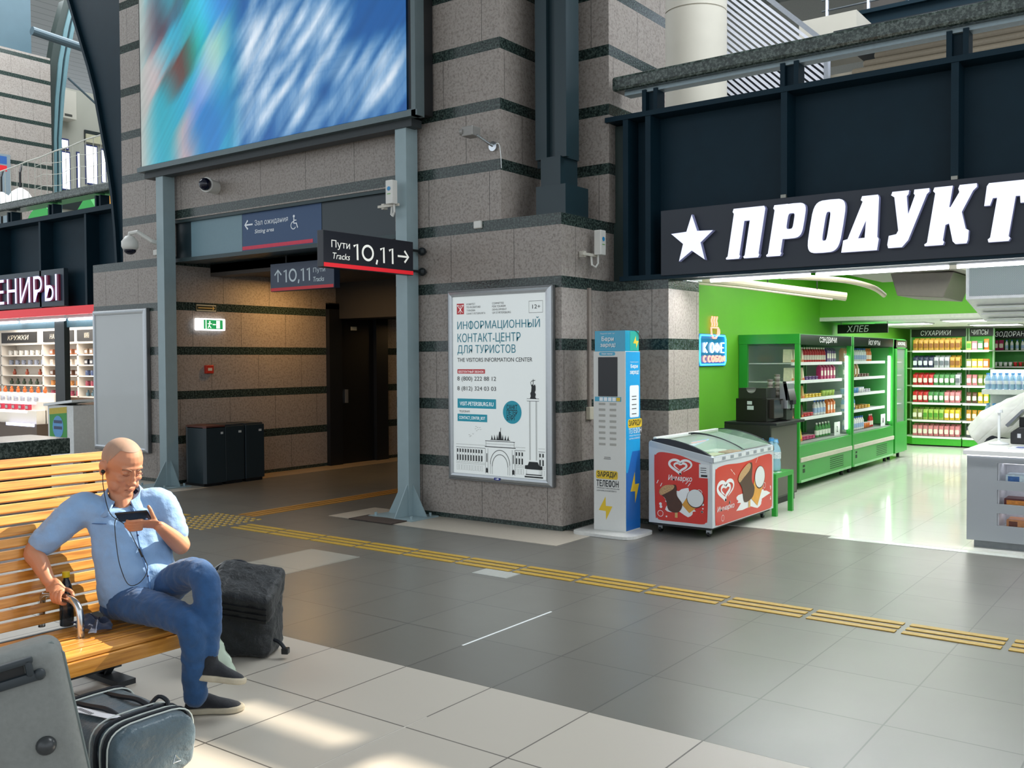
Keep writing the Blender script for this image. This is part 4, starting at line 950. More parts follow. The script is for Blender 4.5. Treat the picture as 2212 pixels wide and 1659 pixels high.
tubes('red_tube', NP, [arc(10.92, 1.69, .035, 60, 300, 8), arc(11.05, 1.69, .035, 60, 300, 8), arc(11.15, 1.69, .035, 0, 360, 10), [(11.29, 1.725), (11.23, 1.725), (11.23, 1.655), (11.28, 1.66), (11.28, 1.69), (11.23, 1.69)], arc(11.36, 1.69, .035, 0, 360, 10), [(11.43, 1.72), (11.43, 1.66), (11.49, 1.72), (11.49, 1.66)],
     [(11.1, 2.08), (11.11, 2.0), (11.16, 1.95), (11.24, 1.95), (11.29, 2.0), (11.3, 2.08), (11.1, 2.08)], arc(11.3, 2.03, .04, -80, 80, 8)] + [[(11.12 + .07 * k + .012 * math.sin(q * 1.4), 2.1 + .02 * q) for q in range(7)] for k in range(3)])
# coffee corner
t = thing('coffee_counter', 'black coffee counter cabinet standing before the sandwich fridge', 'counter', (-4.38, 10.95, 0))
B().box(-4.68, 10.5, .08, -4.12, 11.35, .93, .004).done('cabinet', M('23241f', .4, 0, 0, .05), t); B().box(-4.66, 10.55, 0, -4.14, 11.32, .08).done('plinth', BLACK, t)
B().rect(10.52, .1, 11.33, .9, .002, SIDE(-4.12, 0, 0)).done('door', M('5a574e', .4, 0, 0, .04), t); B().box(-4.68, 10.5, .93, -4.05, 11.42, .96, .004).done('worktop', BLACK, t)
t = thing('coffee_machine', 'black coffee machine with a silver front on the black coffee counter', 'coffee machine', (-4.3, 10.9, .96))
B().box(-4.58, 10.6, .96, -4.2, 11.3, 1.23, .006).done('body', M('14160f', .35, 0, 0, .03), t)
B().box(-4.2, 10.66, 1.0, -4.14, 10.95, 1.22, .004).done('side_panel', M('2b2722', .1, 0, 0, 0), t)
B().box(-4.2, 10.98, 1.1, -4.1, 11.2, 1.4, .006).done('silver_front', ALU, t); B().box(-4.2, 11.0, .97, -4.12, 11.2, 1.1, .004).done('dispenser', M('3a4238', .3, .3), t)
B().box(-4.14, 11.05, 1.15, -4.06, 11.15, 1.2).cyl((-4.1, 11.1, 1.08), (-4.1, 11.1, 1.15), .012).done('spout', BLACK, t)
B().poly([(-4.12, 1.2), (-4.07, 1.2), (-4.12, 1.42), (-4.16, 1.42)], .22, 0, FRONT(0, 10.98, 0)).done('touch_screen', M('1a1c1e', .15, 0, 0, 0), t)
B(FRONT(0, 10.6, 0)).rect(-4.44, 1.16, -4.38, 1.2, .002).rect(-4.44, 1.1, -4.36, 1.145, .002).done('label', M('b9c4c0', .5), t)
t = thing('bean_box', 'black box with a round notch on top of the coffee machine', 'box', (-4.4, 10.75, 1.23))
ring = [(-4.55, 1.232), (-4.22, 1.232), (-4.22, 1.35)] + arc(-4.4, 1.35, .06, 0, -180, 10) + [(-4.55, 1.35)]
B().poly(ring, .3, 0, FRONT(0, 10.62, 0)).done('shell', M('20231d', .4, 0, 0, .03), t)
for k, (x, y, n_, c) in enumerate(((-4.33, 11.02, 7, 'brown'), (-4.25, 11.08, 4, 'white'), (-4.3, 11.17, 9, 'brown'))):
    t = thing('cup_stack', ('stack of printed paper cups beside the black bean box', 'shorter stack of pale cups next to the printed cups', 'tallest stack of paper cups behind the bean box')[k], 'cups', (x, y, 1.23), 0, 'paper cup stacks on the coffee machine')
    for q in range(n_): B().lathe([(.027, 1.231 + .03 * q), (.036, 1.26 + .03 * q), (.037, 1.262 + .03 * q)], (x, y, 0), 12).done('cup', M('c9c4bc' if q % 2 else '8f8880', .5, 0, 0, .2, 90), t, True)
# bottle table
t = thing('low_table', 'low green table with water bottles behind the ice cream freezer', 'table', (-4.08, 10.15, 0))
B().box(-4.35, 9.9, .41, -3.82, 10.42, .46, .003).done('tabletop', GREEN2, t)
for x in (-4.35, -3.87):
    for y in (9.9, 10.37): B().box(x, y, 0, x + .05, y + .05, .41).done('leg', GREEN2, t)
b = B()
for k in range(3): b.box(-3.98 + .05 * k, 9.92 + .06 * k, .461, -3.94 + .05 * k, 10.0 + .06 * k, .463)
tag(b.done('price_ticket', WHITE), 'white price tickets on the edge of the low green table', 'price tickets')
BW = M('a8d4e8', .08, 0, 0, .03, 20, 0, .55)
for k, (x, y) in enumerate(((-3.93, 10.17), (-4.03, 10.3), (-4.08, 10.14), (-4.18, 10.27))):
    t = thing('water_bottle', ('large water bottle at the front corner of the low green table', 'large water bottle second from the table corner', 'large water bottle beside the freezer end', 'large water bottle nearest the coffee counter')[k], 'water bottle', (x, y, .465), 0, 'large water bottles on the low table')
    B().lathe([(.05, .465), (.055, .475), (.054, .56), (.05, .58), (.055, .6), (.055, .68), (.045, .72), (.022, .76), (.02, .775)], (x, y, 0), 14).done('bottle_body', BW, t, True)
    B().cyl((x, y, .775), (x, y, .8), .024, n=12).done('cap', M('4a9ad8' if k % 3 else '8fc8ec', .4), t); B().tube([(x - .03, y, .765), (x - .02, y, .81), (x + .02, y, .81), (x + .03, y, .765)], .004, 6).done('handle', M('4a9ad8', .4), t)
    B().lathe([(.0555, .6), (.056, .602), (.056, .67), (.0555, .672)], (x, y, 0), 14).done('label_band', M('c8d8ec', .4, 0, 0, .3, 60), t)

# gondolas at the back, header boards
def gondola(nm, label, x0, x1, text, tx, yf=19.4, bevel=.16):
    t = thing('shelf_rack', label, 'shelf rack', ((x0 + x1) / 2, yf + .25, 0))
    B().box(x0, yf + .5, 0, x1, yf + .54, 2.2).done('back_panel', M('4fb83a', .5, 0, 0, .02), t)
    for x in (x0, x1 - .03): B().box(x, yf + .46, 0, x + .03, yf + .5, 2.24).done('upright', M('9fc89a', .4), t)
    B().poly([(x0 + bevel, yf), (x1, yf), (x1, yf + .5), (x0, yf + .5), (x0, yf + bevel)], .14, .17).done('base', M('3fa82e', .4), t)
    B().box(x0 + .15, yf + .06, 0, x1 - .02, yf + .48, .03).done('foot_rail', BLACK, t)
    for z in (1.82, 1.49, 1.16, .83, .5, .19):
        s = B().poly([(x0 + bevel, yf), (x1, yf), (x1, yf + .5), (x0, yf + .5), (x0, yf + bevel)], .02, z).done('shelf', M('d9dcd6', .4), t)
        B().box(x0 + bevel, yf - .012, z - .035, x1 - .01, yf, z + .005).done('price_rail', M('e6e8e4', .4), s)
    B().box(x0 + .03, yf + .44, 2.09, x1 - .02, yf + .46, 2.235).done('header_board', M('121614', .4, 0, 0, 0), t)
    B(FRONT(0, yf + .44, 0)).text(text, tx[0], 2.115, tx[1], 2.21, z=.002, shear=.15).done('header_lettering', TXW, t)
gondola('a', 'green rusk rack with six shelves of colourful bags at the back of the shop', -4.95, -3.92, 'СУХАРИКИ', (-4.75, -4.2))
gondola('b', 'narrower green crisp rack right of the rusk rack', -3.9, -3.45, 'ЧИПСЫ', (-3.84, -3.55), 19.4, 0)
RA, CR = 'rusk rack', 'crisp rack'
for z, sh, sp in ((1.82, 'top', [('bag', 'gold', 9)]), (1.49, 'second', [('bag', 'navy', 4), ('bag', 'silver', 3), ('bag', 'gold', 2)]), (1.16, 'third', [('bag', 'red', 4), ('bag', 'green', 4), ('bag', 'silver', 1)]), (.83, 'fourth', [('bag', 'red', 3), ('bag', 'green', 3), ('bag', 'pink', 3)]), (.5, 'fifth', [('bag', 'olive', 2), ('bag', 'lime', 4), ('bag', 'yellow', 3)]), (.19, 'bottom', [('bag', 'pink', 9)])):
    row(sp, -4.8, -3.95, 19.46, z, False, sh, RA, 2)
for z, sh, sp in ((1.82, 'top', [('box', 'lime', 1), ('box', 'pink', 1), ('box', 'green', 1), ('bag', 'orange', 1)]), (1.49, 'second', [('box', 'olive', 1), ('box', 'yellow', 2), ('box', 'orange', 1)]), (1.16, 'third', [('bag', 'pink', 2), ('bag', 'olive', 2)]), (.83, 'fourth', [('bag', 'brown', 2), ('bag', 'yellow', 2)]), (.5, 'fifth', [('bag', 'amber', 4)]), (.19, 'bottom', [('bag', 'grey', 4)])):
    row(sp, -3.86, -3.47, 19.51, z, False, sh, CR, 1)
def hangboard(label, txt, x0, x1, y, z0, z1, t0, t1):
    t = thing('aisle_sign', label, 'aisle sign', ((x0 + x1) / 2, y, z0))
    B().box(x0, y, z0, x1, y + .02, z1).done('panel', M('121614', .4, 0, 0, 0), t); B(FRONT(0, y, 0)).text(txt, t0, z0 + .02, t1, z1 - .02, z=.002, shear=.2).done('lettering', TXW, t)
    b = B()
    for x in (x0 + .05, x1 - .02): b.box(x, y + .004, z1, x + .02, y + .016, 2.28)
    b.done('hanger', M('b9c8b4', .4), t)
hangboard('black hanging bread aisle sign above the yoghurt fridge', 'ХЛЕБ', -5.1, -4.3, 15.9, 2.09, 2.235, -4.95, -4.6)
t = thing('shelf_rack', 'deodorant wall rack in the right rear corner of the shop', 'shelf rack', (-3, 21.4, 0))
B().box(-3.9, 21.35, 2.06, -1.5, 21.38, 2.22).done('header_board', M('121614', .4, 0, 0, 0), t); B(FRONT(0, 21.35, 0)).text('ДЕЗОДОРАНТЫ', -3.85, 2.08, -3.0, 2.2, z=.002, shear=.15).done('header_lettering', TXW, t)
for z in (1.82, 1.5, 1.2, .8, .4): B().box(-3.9, 21.15, z - .02, -1.5, 21.6, z).done('shelf', M('d9dcd6', .4), t)
B().box(-3.9, 21.55, 0, -1.5, 21.6, 2.06).done('back_panel', M('2f8a2c', .5), t)
row([('bag', 'magenta', 3), ('bottle', 'white', 6)], -3.8, -2.95, 21.25, 1.82, False, 'top', 'deodorant rack')
row([('cup', 'white', 5), ('cup', 'red', 4)], -3.8, -3.0, 21.25, 1.5, False, 'second', 'deodorant rack')
row([('cup', 'olive', 10)], -3.8, -2.9, 21.25, 1.2, False, 'third', 'deodorant rack')
t = thing('shelf_rack', 'white island shelf of water bottles behind the sales counter', 'shelf rack', (-2.3, 16.3, 0))
for z in (1.2, .74, .3): B().box(-2.95, 16.0, z - .07, -1.2, 16.5, z).done('shelf', M('dfe2e4', .4), t)
B().box(-2.92, 16.5, 0, -1.2, 16.53, 1.5).done('back_panel', M('c9cfcc', .5), t); B().box(-2.92, 16.1, 0, -1.2, 16.5, .23).done('base', M('c9cfcc', .5), t)
WB = thing('water_bottle', 'small water bottle on the white island shelf', 'water bottle', (0, 0, 0), 0, 'small water bottles on the island shelf')
B().lathe([(.032, 0), (.036, .01), (.034, .1), (.036, .14), (.03, .18), (.014, .215), (.014, .225)], n=12).done('bottle_body', M('9fc8e4', .1, 0, 0, .05, 20, 0, .7), WB, True)
B().cyl((0, 0, .225), (0, 0, .245), .017, n=10).done('cap', M('4a9ae0', .4), WB); B().lathe([(.0365, .08), (.037, .081), (.037, .13), (.0365, .131)], n=12).done('label_band', M('dfe6f0', .4), WB)
first = True
for z in (1.2, .74):
    for j in range(2):
        for k in range(14):
            p = (-2.88 + .085 * k, 16.06 + .09 * j, z + .004)
            lb = '%s row of water bottles on the %s shelf of the white island' % (('front', 'rear')[j], 'upper' if z > 1 else 'lower')
            lb = 'small blue-capped water bottle in the ' + lb.replace(' of water bottles', '')
            if first: WB.location = p; WB['label'] = lb; first = False
            else: dup(WB, p, 0, lb)

# sales counter
CG = M('9da2a6', .4, 0, 0, .02, 4); CT = M('e9e9e6', .25, 0, 0, .02)
t = thing('sales_counter', 'grey sales counter with lit shelf niches and a white top at the shop entrance', 'counter', (-.9, 9.9, 0))
B().box(-1.86, 9.28, .83, .6, 10.78, .87, .003).done('countertop', CT, t)
B().box(-1.83, 9.3, .07, -1.585, 10.6, .83).box(-1.585, 9.72, .07, .6, 10.6, .83).box(-1.585, 9.3, .07, .6, 9.72, .165).box(-1.585, 9.3, .765, .6, 9.72, .83).box(.3, 9.3, .07, .6, 9.72, .83).done('carcass', CG, t)
B().box(-1.78, 9.36, 0, .55, 10.55, .07).done('plinth', M('7d8184', .4), t)
for z in (.56, .355, .165):
    s = B().box(-1.585, 9.33, z, .3, 9.72, z + .02).done('niche_shelf', M('d6d9dc', .4), t); B().box(-1.585, 9.3, z - .03 if z > .2 else z, .3, 9.33, z + .05).done('shelf_lip', CG, s)
B().box(-1.585, 9.7, .18, .3, 9.719, .77).box(-1.584, 9.33, .18, -1.575, 9.7, .77).done('niche_lining', M('e9eaee', .4), t)
for z in (.755, .55, .345): B().box(-1.57, 9.5, z - .012, .28, 9.53, z - .002).done('niche_led', M('f6f6ff', .5, 0, 2.2, 0), t)
B().box(-1.83, 9.29, .822, .6, 9.3, .829).done('under_top_led', M('f6f6ff', .5, 0, 2, 0), t)
items = [('blue and white chocolate bar box in the top counter niche', -1.53, .585, .2, .08, 'cfe0ec', '3a6aa8'), ('brown chocolate bar box in the top counter niche', -1.31, .585, .2, .075, '5a3a2a', 'd8b070'), ('dark red biscuit pack in the middle counter niche', -1.54, .38, .3, .075, '5a1f20', 'd88a3a'), ('brown biscuit pack right in the middle counter niche', -1.2, .38, .28, .075, '4a2f22', 'e0c080'), ('orange waffle pack in the lowest counter niche', -1.52, .19, .16, .08, 'c98a5a', '6a3a2a'), ('pink waffle pack in the lowest counter niche', -1.34, .19, .3, .075, 'e08aa0', 'f0e0e0')]
for lb, x, z, wd, h, c1, c2 in items:
    o = thing('biscuit_pack', lb, 'biscuits', (x + wd / 2, 9.45, z), 0, 'biscuit packs in the counter niches')
    B().box(x, 9.36, z, x + wd, 9.55, z + h, .008).done('wrapper', M(c1, .35, 0, 0, .15, 30), o)
    B(FRONT(0, 9.36, 0)).rect(x + .02, z + .015, x + wd * .55, z + h - .015, .001).done('front_print', M(c2, .4, 0, 0, .2, 60), o)
t = thing('counter_lamp', 'slim white stand with a round base on the sales counter', 'stand', (-1.7, 10.05, .87))
B().lathe([(.09, .871), (.085, .885), (.015, .9), (.012, .91)], (-1.7, 10.05, 0), 18).done('base', WHITE, t, True); B().cyl((-1.7, 10.05, .9), (-1.7, 10.05, 1.17), .012, n=10).done('pole', WHITE, t); B().cyl((-1.7, 10.05, 1.17), (-1.7, 10.05, 1.2), .035, .03).done('head', WHITE, t)
t = thing('cash_terminal', 'black cash terminal with a tilted grey screen on the sales counter', 'terminal', (-1.45, 10.25, .87))
B().poly([(-1.62, .871), (-1.2, .871), (-1.2, 1.02), (-1.35, 1.05), (-1.55, 1.03), (-1.62, .98)], .25, 0, FRONT(0, 10.15, 0)).done('base', M('17181a', .35, 0, 0, 0), t, bev=.01)
B().poly([(-1.66, 1.05), (-1.64, 1.03), (-1.5, 1.19), (-1.52, 1.2)], .3, 0, FRONT(0, 10.12, 0)).done('screen', M('6a6e74', .3), t); B().box(-1.56, 10.25, 1.03, -1.5, 10.3, 1.12).done('neck', BLACK, t)
B(FRONT(0, 10.15, 0)).rect(-1.56, .93, -1.53, .97, .002).done('badge', M('c9ccd0', .4), t)
t = thing('magazine', 'open colour magazine lying on the sales counter', 'magazine', (-1.45, 9.7, .871))
B().box(-1.55, 9.6, .871, -1.15, 9.85, .876).done('pages', M('dfe2e8', .4), t); B().rect(-1.5, 9.65, -1.3, 9.8, .877).done('cover_print', M('5a6ab0', .4, 0, 0, .5, 40), t)

# ================= HALL: UPPER PARTS, LEFT SHOP, FITTINGS =================
TEALS = M('1c3138', .4, 0, 0, .05, 5); TEALL = M('5f7f86', .4, 0, 0, .05, 5)
b = B().box(-5.82, 8.35, 3.7, -5.72, 8.6, 13).box(-5.74, 8.2, 3.75, -5.6, 8.26, 13).box(-5.5, 8.2, 3.75, -5.36, 8.26, 13).box(-5.72, 8.26, 3.75, -5.4, 8.5, 13)
b.box(-5.66, 8.18, 3.45, -5.42, 8.5, 3.76).box(-5.68, 8.12, 3.136, -5.32, 8.55, 3.46)
struct(b, 'pillar_steel', TEALS)
L = [(-16.6, 10.4), (-15.6, 8.8), (-14.9, 7.5), (-14.71, 7.09), (-14.52, 6.69), (-14.33, 6.29), (-14.17, 5.9), (-14.0, 5.31), (-13.85, 4.78), (-13.74, 4.3), (-13.66, 3.7), (-13.62, 3.14), (-13.0, 3.14), (-13.0, 10.4)]
b = B(); b.poly(L, .18, 0, FRONT(0, 8.32, 0))
for p, q in zip(L[:11], L[1:12]): b.poly([p, q, (q[0] + .06, q[1]), (p[0] + .06, p[1])], .3, .06, FRONT(0, 8.32, 0))
struct(b, 'beam_arch_spandrel', STEEL)
lo = [(14.86, 3.2), (14.86, 6.5), (14.89, 8.27), (14.91, 9.22), (15.0, 10.32), (15.2, 11.46), (15.48, 12.49)]; hi = [(15.24, 3.2), (15.24, 6.5), (15.26, 8.33), (15.39, 9.73), (15.55, 10.86), (15.76, 11.88), (15.9, 12.48)]
mx = lambda t: [((1 - t) * a[0] + t * c[0], (1 - t) * a[1] + t * c[1]) for a, c in zip(lo, hi)]
def ribband(t0, t1, x, m, nm):
    b = B()
    A, C = mx(t0), mx(t1)
    for k in range(6): b.poly([A[k], C[k], C[k + 1], A[k + 1]], .3, 0, SIDE(x, 0, 0))
    struct(b, nm, m)
ribband(-.1, .38, -27.95, M('26322f', .5), 'beam_arch_web'); ribband(.38, .62, -27.9, TEALL, 'beam_arch_flange'); ribband(.62, .78, -27.97, TEALS, 'beam_arch_groove'); ribband(.78, 1.0, -27.9, TEALL, 'beam_arch_flange')
struct(B().cyl((-26.3, 13.6, 10.75), (-26.3, 15.9, 10.6), .12, n=12).cyl((-26.3, 14.6, 9.7), (-26.3, 15.8, 8.9), .03), 'beam_tube', M('4a5a62', .4, .3))
struct(B().box(-28.2, 10, 10.6, -27.9, 14.4, 13), 'wall_far_upper', M('3f5a66', .4, 0, 0, .05, 3))
struct(B().box(-30.3, 14.9, 3.1, -30, 24, 10.5), 'wall_gallery_left', M('b9b8ac', .6, 0, 0, .05, 1))
def window(nm, y0, y1, z0, z1):
    w = struct(B().box(-30, y0, z0, -29.95, y1, z1), nm, M('3f4a80', .4))
    B().rect(y0 + .03, z0 + .05, y1 - .03, z1 - .05, .003, SIDE(-29.95, 0, 0)).done('pane', M('eef2ff', .4, 0, 2.2, 0), w)
window('window_1', 16.36, 16.66, 7.2, 8.45); window('window_2', 16.36, 16.62, 8.5, 8.85); window('window_3', 16.88, 17.0, 7.3, 8.5); window('window_4', 17.18, 17.6, 7.5, 8.8); window('window_5', 17.72, 17.9, 7.6, 8.75); window('window_6', 18.1, 18.4, 7.6, 9)
struct(B().box(-29.97, 17.15, 8.88, -29.9, 18.2, 9.25).box(-29.99, 16.3, 6.6, -29.93, 18.6, 7.2), 'trim_1', M('2a3434', .5)); struct(B().box(-29.95, 17.16, 8.86, -29.85, 18.0, 9.12), 'trim_2', M('c9c4a8', .5))
t = thing('ventilation_unit', 'cream box-shaped ventilation unit high on the far left gallery wall', 'ventilation unit', (-29.7, 16.4, 9.3))
B().box(-30, 16.1, 9.4, -29.5, 16.65, 10.3, .01).done('casing', CREAM, t); B().rect(16.25, 9.46, 16.5, 9.54, .002, SIDE(-29.5, 0, 0)).done('grille', M('4a4a44', .5), t)
# balcony rails
def rail(label, x0, x1, posts, face):
    t = thing('balcony_rail', label, 'balcony rail', ((x0 + x1) / 2, 8.9, 4.2))
    B().box(x0, 8.72, 4.47, x1, 9.06, 4.62, .03).done('granite_rail', DG, t)
    if face: B().box(x0 + .1, 8.82, 4.43, x1, 8.95, 4.47).done('steel_flat', M('8fa0a6', .4, .2), t)
    for x in posts:
        b = B()
        for d in (-.085, .045): b.box(x + d, 8.8, 4.21, x + d + .045, 8.96, 4.45)
        b.box(x - .045, 8.86, 4.21, x + .045, 8.9, 4.45).done('post', STEEL, t)
rail('granite-topped steel balcony rail above the grocery sign', -5.14, 3, (-4.74, -3.28, -1.83, -.36), 1)
rail('granite-topped steel balcony rail above the souvenir shop sign', -24, -13.72, (-22.3, -20.6, -19.2, -17.95, -16.5, -15.0), 0)
# net over the left balcony
nt = B()
for k in range(26):
    x = -20 + .215 * k; z1 = 5.3 + .085 * (x + 18.6) if x > -17 else 5.45 - .0 * x + .1 * math.sin(x)
    nt.cyl((x, 8.9, 4.62), (x + .02 * math.sin(k * 2), 8.9, min(5.65, max(5.15, 5.35 + .06 * (x + 17)))), .006, n=5)
for z in (4.8, 5.0, 5.2): nt.tube([(-17.2 + .3 * k, 8.9, z + .03 * math.sin(k * 1.7)) for k in range(10)], .005, 5)
nt.tube([(-20 + .5 * k, 8.9, max(5.1, 5.35 + .06 * (-3 + .5 * k)) + .01 * math.sin(k * 3)) for k in range(12)], .012, 6)
tag(nt.done('safety_net', M('d3d3c8', .6)), 'pale safety net strung above the left balcony rail', 'net', None, 'stuff')
t = thing('play_house', 'green and orange childrens play house behind the left balcony rail', 'play house', (-22, 12, 3.1))
PG = M('1f9a3a', .5); PO = M('e09a1e', .5); m = FRONT(0, 12, 0)
B().poly([(-23.8, 4.4)] + [(-23.0 + .8 * math.cos(math.radians(180 - 9 * k)), 4.6 + .85 * math.sin(math.radians(180 - 9 * k))) for k in range(21)] + [(-22.2, 4.4)], .1, 0, m).done('green_panel', PG, t)
b = B(m)
A = arc(-22.95, 4.55, .62, 180, 0, 16); C = arc(-22.95, 4.55, .42, 180, 0, 16)
for k in range(16): b.poly([A[k], A[k + 1], C[k + 1], C[k]], .06, .05)
b.done('orange_arch', PO, t)
B().poly([(-21.9, 4.7), (-21.0, 5.4), (-20.75, 5.42), (-20.3, 4.95), (-20.3, 4.7)], .5, .02, m).done('green_roof', PG, t); B().box(-21.7, 12.02, 4.4, -20.6, 12.4, 4.95).done('red_tiles', M('b0685a', .6, 0, 0, .2, 20), t)
B().box(-20.9, 11.9, 4.4, -20.3, 12.3, 5.05).box(-20.1, 11.95, 4.8, -19.5, 12.3, 5.5).done('orange_wall', PO, t); B().box(-23.8, 12.1, 3.1, -19.6, 12.3, 4.4).done('lower_wall', PG, t)
for k, x in enumerate((-25.1, -26.1)):
    t = thing('dome_lamp', ('white dome lamp on a dark bracket before the far striped pillar', 'white dome lamp at the left picture edge above the souvenir shop')[k], 'lamp', (x, 12.6, 5.3))
    B().lathe([(.36, 5.66), (.34, 5.86), (.2, 6.1), (.05, 6.2)], (x, 12.6, 0), 16).done('shade', M('f0f2f2', .4, 0, .3, 0), t, True)
    B().tube([(x, 12.6, 6.18), (x, 12.6, 6.6), (x - .1, 12.7, 6.8)], .03, 6).cyl((x, 12.6, 3.1), (x, 12.6, 5.7), .03).done('bracket', BLACK, t)
t = thing('info_panel', 'grey information panel with a red stripe on the far striped pillar', 'sign', (-27.75, 13.3, 6))
B().box(-27.79, 12.6, 5.6, -27.72, 13.65, 7.56).done('board', M('7c8a92', .4), t); B(SIDE(-27.72, 0, 0)).rect(12.6, 7.08, 13.55, 7.24, .002).done('red_stripe', RED, t); B(SIDE(-27.72, 0, 0)).rect(12.6, 7.28, 13.55, 7.5, .002).done('blue_panel', M('2f5a9a', .4), t)

# right gallery beyond the rail
struct(B().cyl((-6.63, 13.8, 4.2), (-6.63, 13.8, 7.0), .48, n=40).cyl((-6.63, 13.8, 7.02), (-6.63, 13.8, 13), .48, n=40).cyl((-6.63, 13.8, 4.2), (-6.63, 13.8, 13), .465, n=40).cyl((-6.63, 13.8, 4.2), (-6.63, 13.8, 5.45), .482, n=40), 'pillar_round', CREAM, smooth=40)
t = thing('louvre_screen', 'white diagonal louvre screen of the stair beside the cream round column', 'louvre screen', (-5.7, 14.5, 4.2))
poly = [(-6.5, 4.2), (-4.82, 4.2), (-4.82, 6.33), (-6.5, 7.95)]
b = B(); sl_ = -.95
for k in range(62):
    z = 3.0 + .1 * k
    A = (-6.48, z + 0); Cc = (-4.84, z + sl_ * 1.64)
    P = []
    x0, x1 = -6.48, -4.84
    # clip below the top edge and above the floor
    zt = lambda x: 7.95 + (x + 6.5) * -.965
    if A[1] > zt(-6.48) - .05 or A[1] < 4.25: 
        if A[1] > zt(-6.48) - .05: continue
    if Cc[1] < 4.2: x1 = -6.48 + (z - 4.2) / -sl_
    if x1 < x0 + .1: continue
    e = (x1, z + sl_ * (x1 + 6.48))
    b.poly([(x0, z), e, (e[0], e[1] + .058), (x0, z + .058)], .05, 0, FRONT(0, 14.5, 0))
b.done('slats', M('e4e6f0', .35, 0, 0, .02), t)
B().box(-6.54, 14.48, 4.2, -6.46, 14.6, 8.2).box(-4.86, 14.48, 4.2, -4.8, 14.6, 6.4).poly([(-6.5, 7.95), (-6.5, 8.05), (-4.8, 6.42), (-4.8, 6.32)], .1, 0, FRONT(0, 14.5, 0)).done('frame', M('aab0ba', .35, .3), t)
B().box(-6.5, 14.58, 4.2, -4.82, 14.62, 6.3).done('backing', M('4a5058', .5), t)
struct(B().box(-5.5, 15.2, 6.6, -4.6, 16.4, 7.05), 'wall_landing', CREAM)
struct(B().box(-5.0, 14.8, 4.2, -4.45, 15.2, 6.0), 'wall_gallery_pier', M('9c9484', .5, 0, 0, .08, 4))
t = thing('brown_poster', 'small orange-brown poster on the gallery pier right of the louvre screen', 'poster', (-4.75, 14.79, 5.6)); B().box(-4.9, 14.77, 5.3, -4.6, 14.79, 5.75).done('sheet', M('b06a34', .5, 0, 0, .3, 8), t); B().box(-4.92, 14.78, 5.28, -4.58, 14.795, 5.77).done('frame', WHITE, t)
struct(B().box(-6.2, 18, 7.55, 3, 18.2, 7.95).box(-6.2, 17.9, 7.9, 3, 18.2, 7.97), 'beam_upper_gallery', STEEL)
t = thing('upper_railing', 'steel rod railing of the second upper gallery at the top right', 'railing', (-2, 18, 7.95))
for k in range(12): B().cyl((-6.0 + .75 * k, 18.05, 7.95), (-6.0 + .75 * k, 18.05, 9.0), .03, n=8).done('post', M('c9ccd4', .3, .6), t)
b = B()
for z in (8.15, 8.35, 8.55, 8.75, 9.0): b.cyl((-6.1, 18.05, z), (3, 18.05, z), .018, n=6)
b.done('rod', M('8f969c', .3, .6), t)
struct(B().box(-6.5, 22, 4.2, 3, 22.2, 13), 'wall_gallery_right', M('6f6a66', .6, 0, 0, .1, 3))
for k in range(5):
    x = -5.6 + 1.7 * k
    w = struct(B().box(x, 21.95, 8.2, x + 1.3, 22.0, 11), 'window_%d' % (7 + k), M('4a6070', .4)); B().rect(x + .05, 8.25, x + 1.25, 10.95, .002, FRONT(0, 21.95, 0)).done('pane', M('e6eeff', .4, 0, 1.8, 0), w)
t = thing('ceiling_louvre', 'brown slatted soffit under the upper gallery behind the right rail', 'slatted soffit', (-2, 14, 5.6))
for k in range(6): B().box(-4.5 + .12 * k, 13.6 + .12 * k, 5.42 + .125 * k, 3, 13.72 + .12 * k, 5.51 + .125 * k, .03).done('slat', M('a89c88', .5, 0, 0, .04), t)
B().box(-4.4, 15.2, 5.4, 3, 15.3, 5.7).box(-4.4, 13.5, 6.15, 3, 15.2, 6.22).done('backing', M('1d262c', .5), t)

# souvenir shop
s = thing('shop_sign', 'dark souvenir shop sign with lit lilac lettering above a red strip', 'shop sign', (-18, 8.75, 2.95))
B().box(-20.2, 8.72, 2.66, -15.95, 8.8, 3.3, .004).done('panel', M('2b3a44', .45, 0, 0, .03), s)
LV = M('d2cfff', .5, 0, .75, 0); DR = M('6a1f3a', .5, 0, .15, 0)
zx = -19.98
for ch, x0, x1 in (('С', -19.4, -19.08), ('У', -19.02, -18.7), ('В', -18.62, -18.32), ('Е', -18.16, -17.9), ('Н', -17.79, -17.44), ('И', -17.33, -16.96), ('Р', -16.85, -16.55), ('Ы', -16.46, -16.06)):
    o = B(FRONT(0, 8.72, 0)).text(ch, x0, 2.75, x1, 3.2, d=.06, z=.035).done('letter', DR, s); B(FRONT(0, 8.72, 0)).text(ch, x0, 2.75, x1, 3.2, z=.067).done('lit_face', LV, o)
B().box(-22, 8.7, 2.5, -13.62, 8.78, 2.64).done('red_strip', M('e0202a', .4, 0, .25, 0), s)
for k in range(4):
    t = thing('tube_light', ('leftmost', 'second', 'third', 'rightmost')[k] + ' white tube light under the souvenir sign', 'tube light', (-20.3 + 1.65 * k, 8.85, 2.45), 0, 'tube lights under the souvenir sign')
    x = -21 + 1.65 * k; B().box(x, 8.82, 2.45, x + 1.55, 8.95, 2.5).done('fitting', WHITE, t); B().cyl((x + .02, 8.85, 2.43), (x + 1.52, 8.85, 2.43), .022).done('tube', LEDW, t)
struct(B().box(-22, 8.95, 2.3, -13.7, 9.05, 2.45), 'trim_3', M('4f7078', .4, .2)); struct(B().box(-16.62, 8.9, 0, -16.3, 9.0, 2.45), 'trim_4', M('14201f', .3))
WS = M('efe6da', .5, 0, 0, .01)
t = thing('souvenir_shelves', 'white wall shelves full of souvenirs and mugs in the left shop', 'shelves', (-22, 11.7, 0))
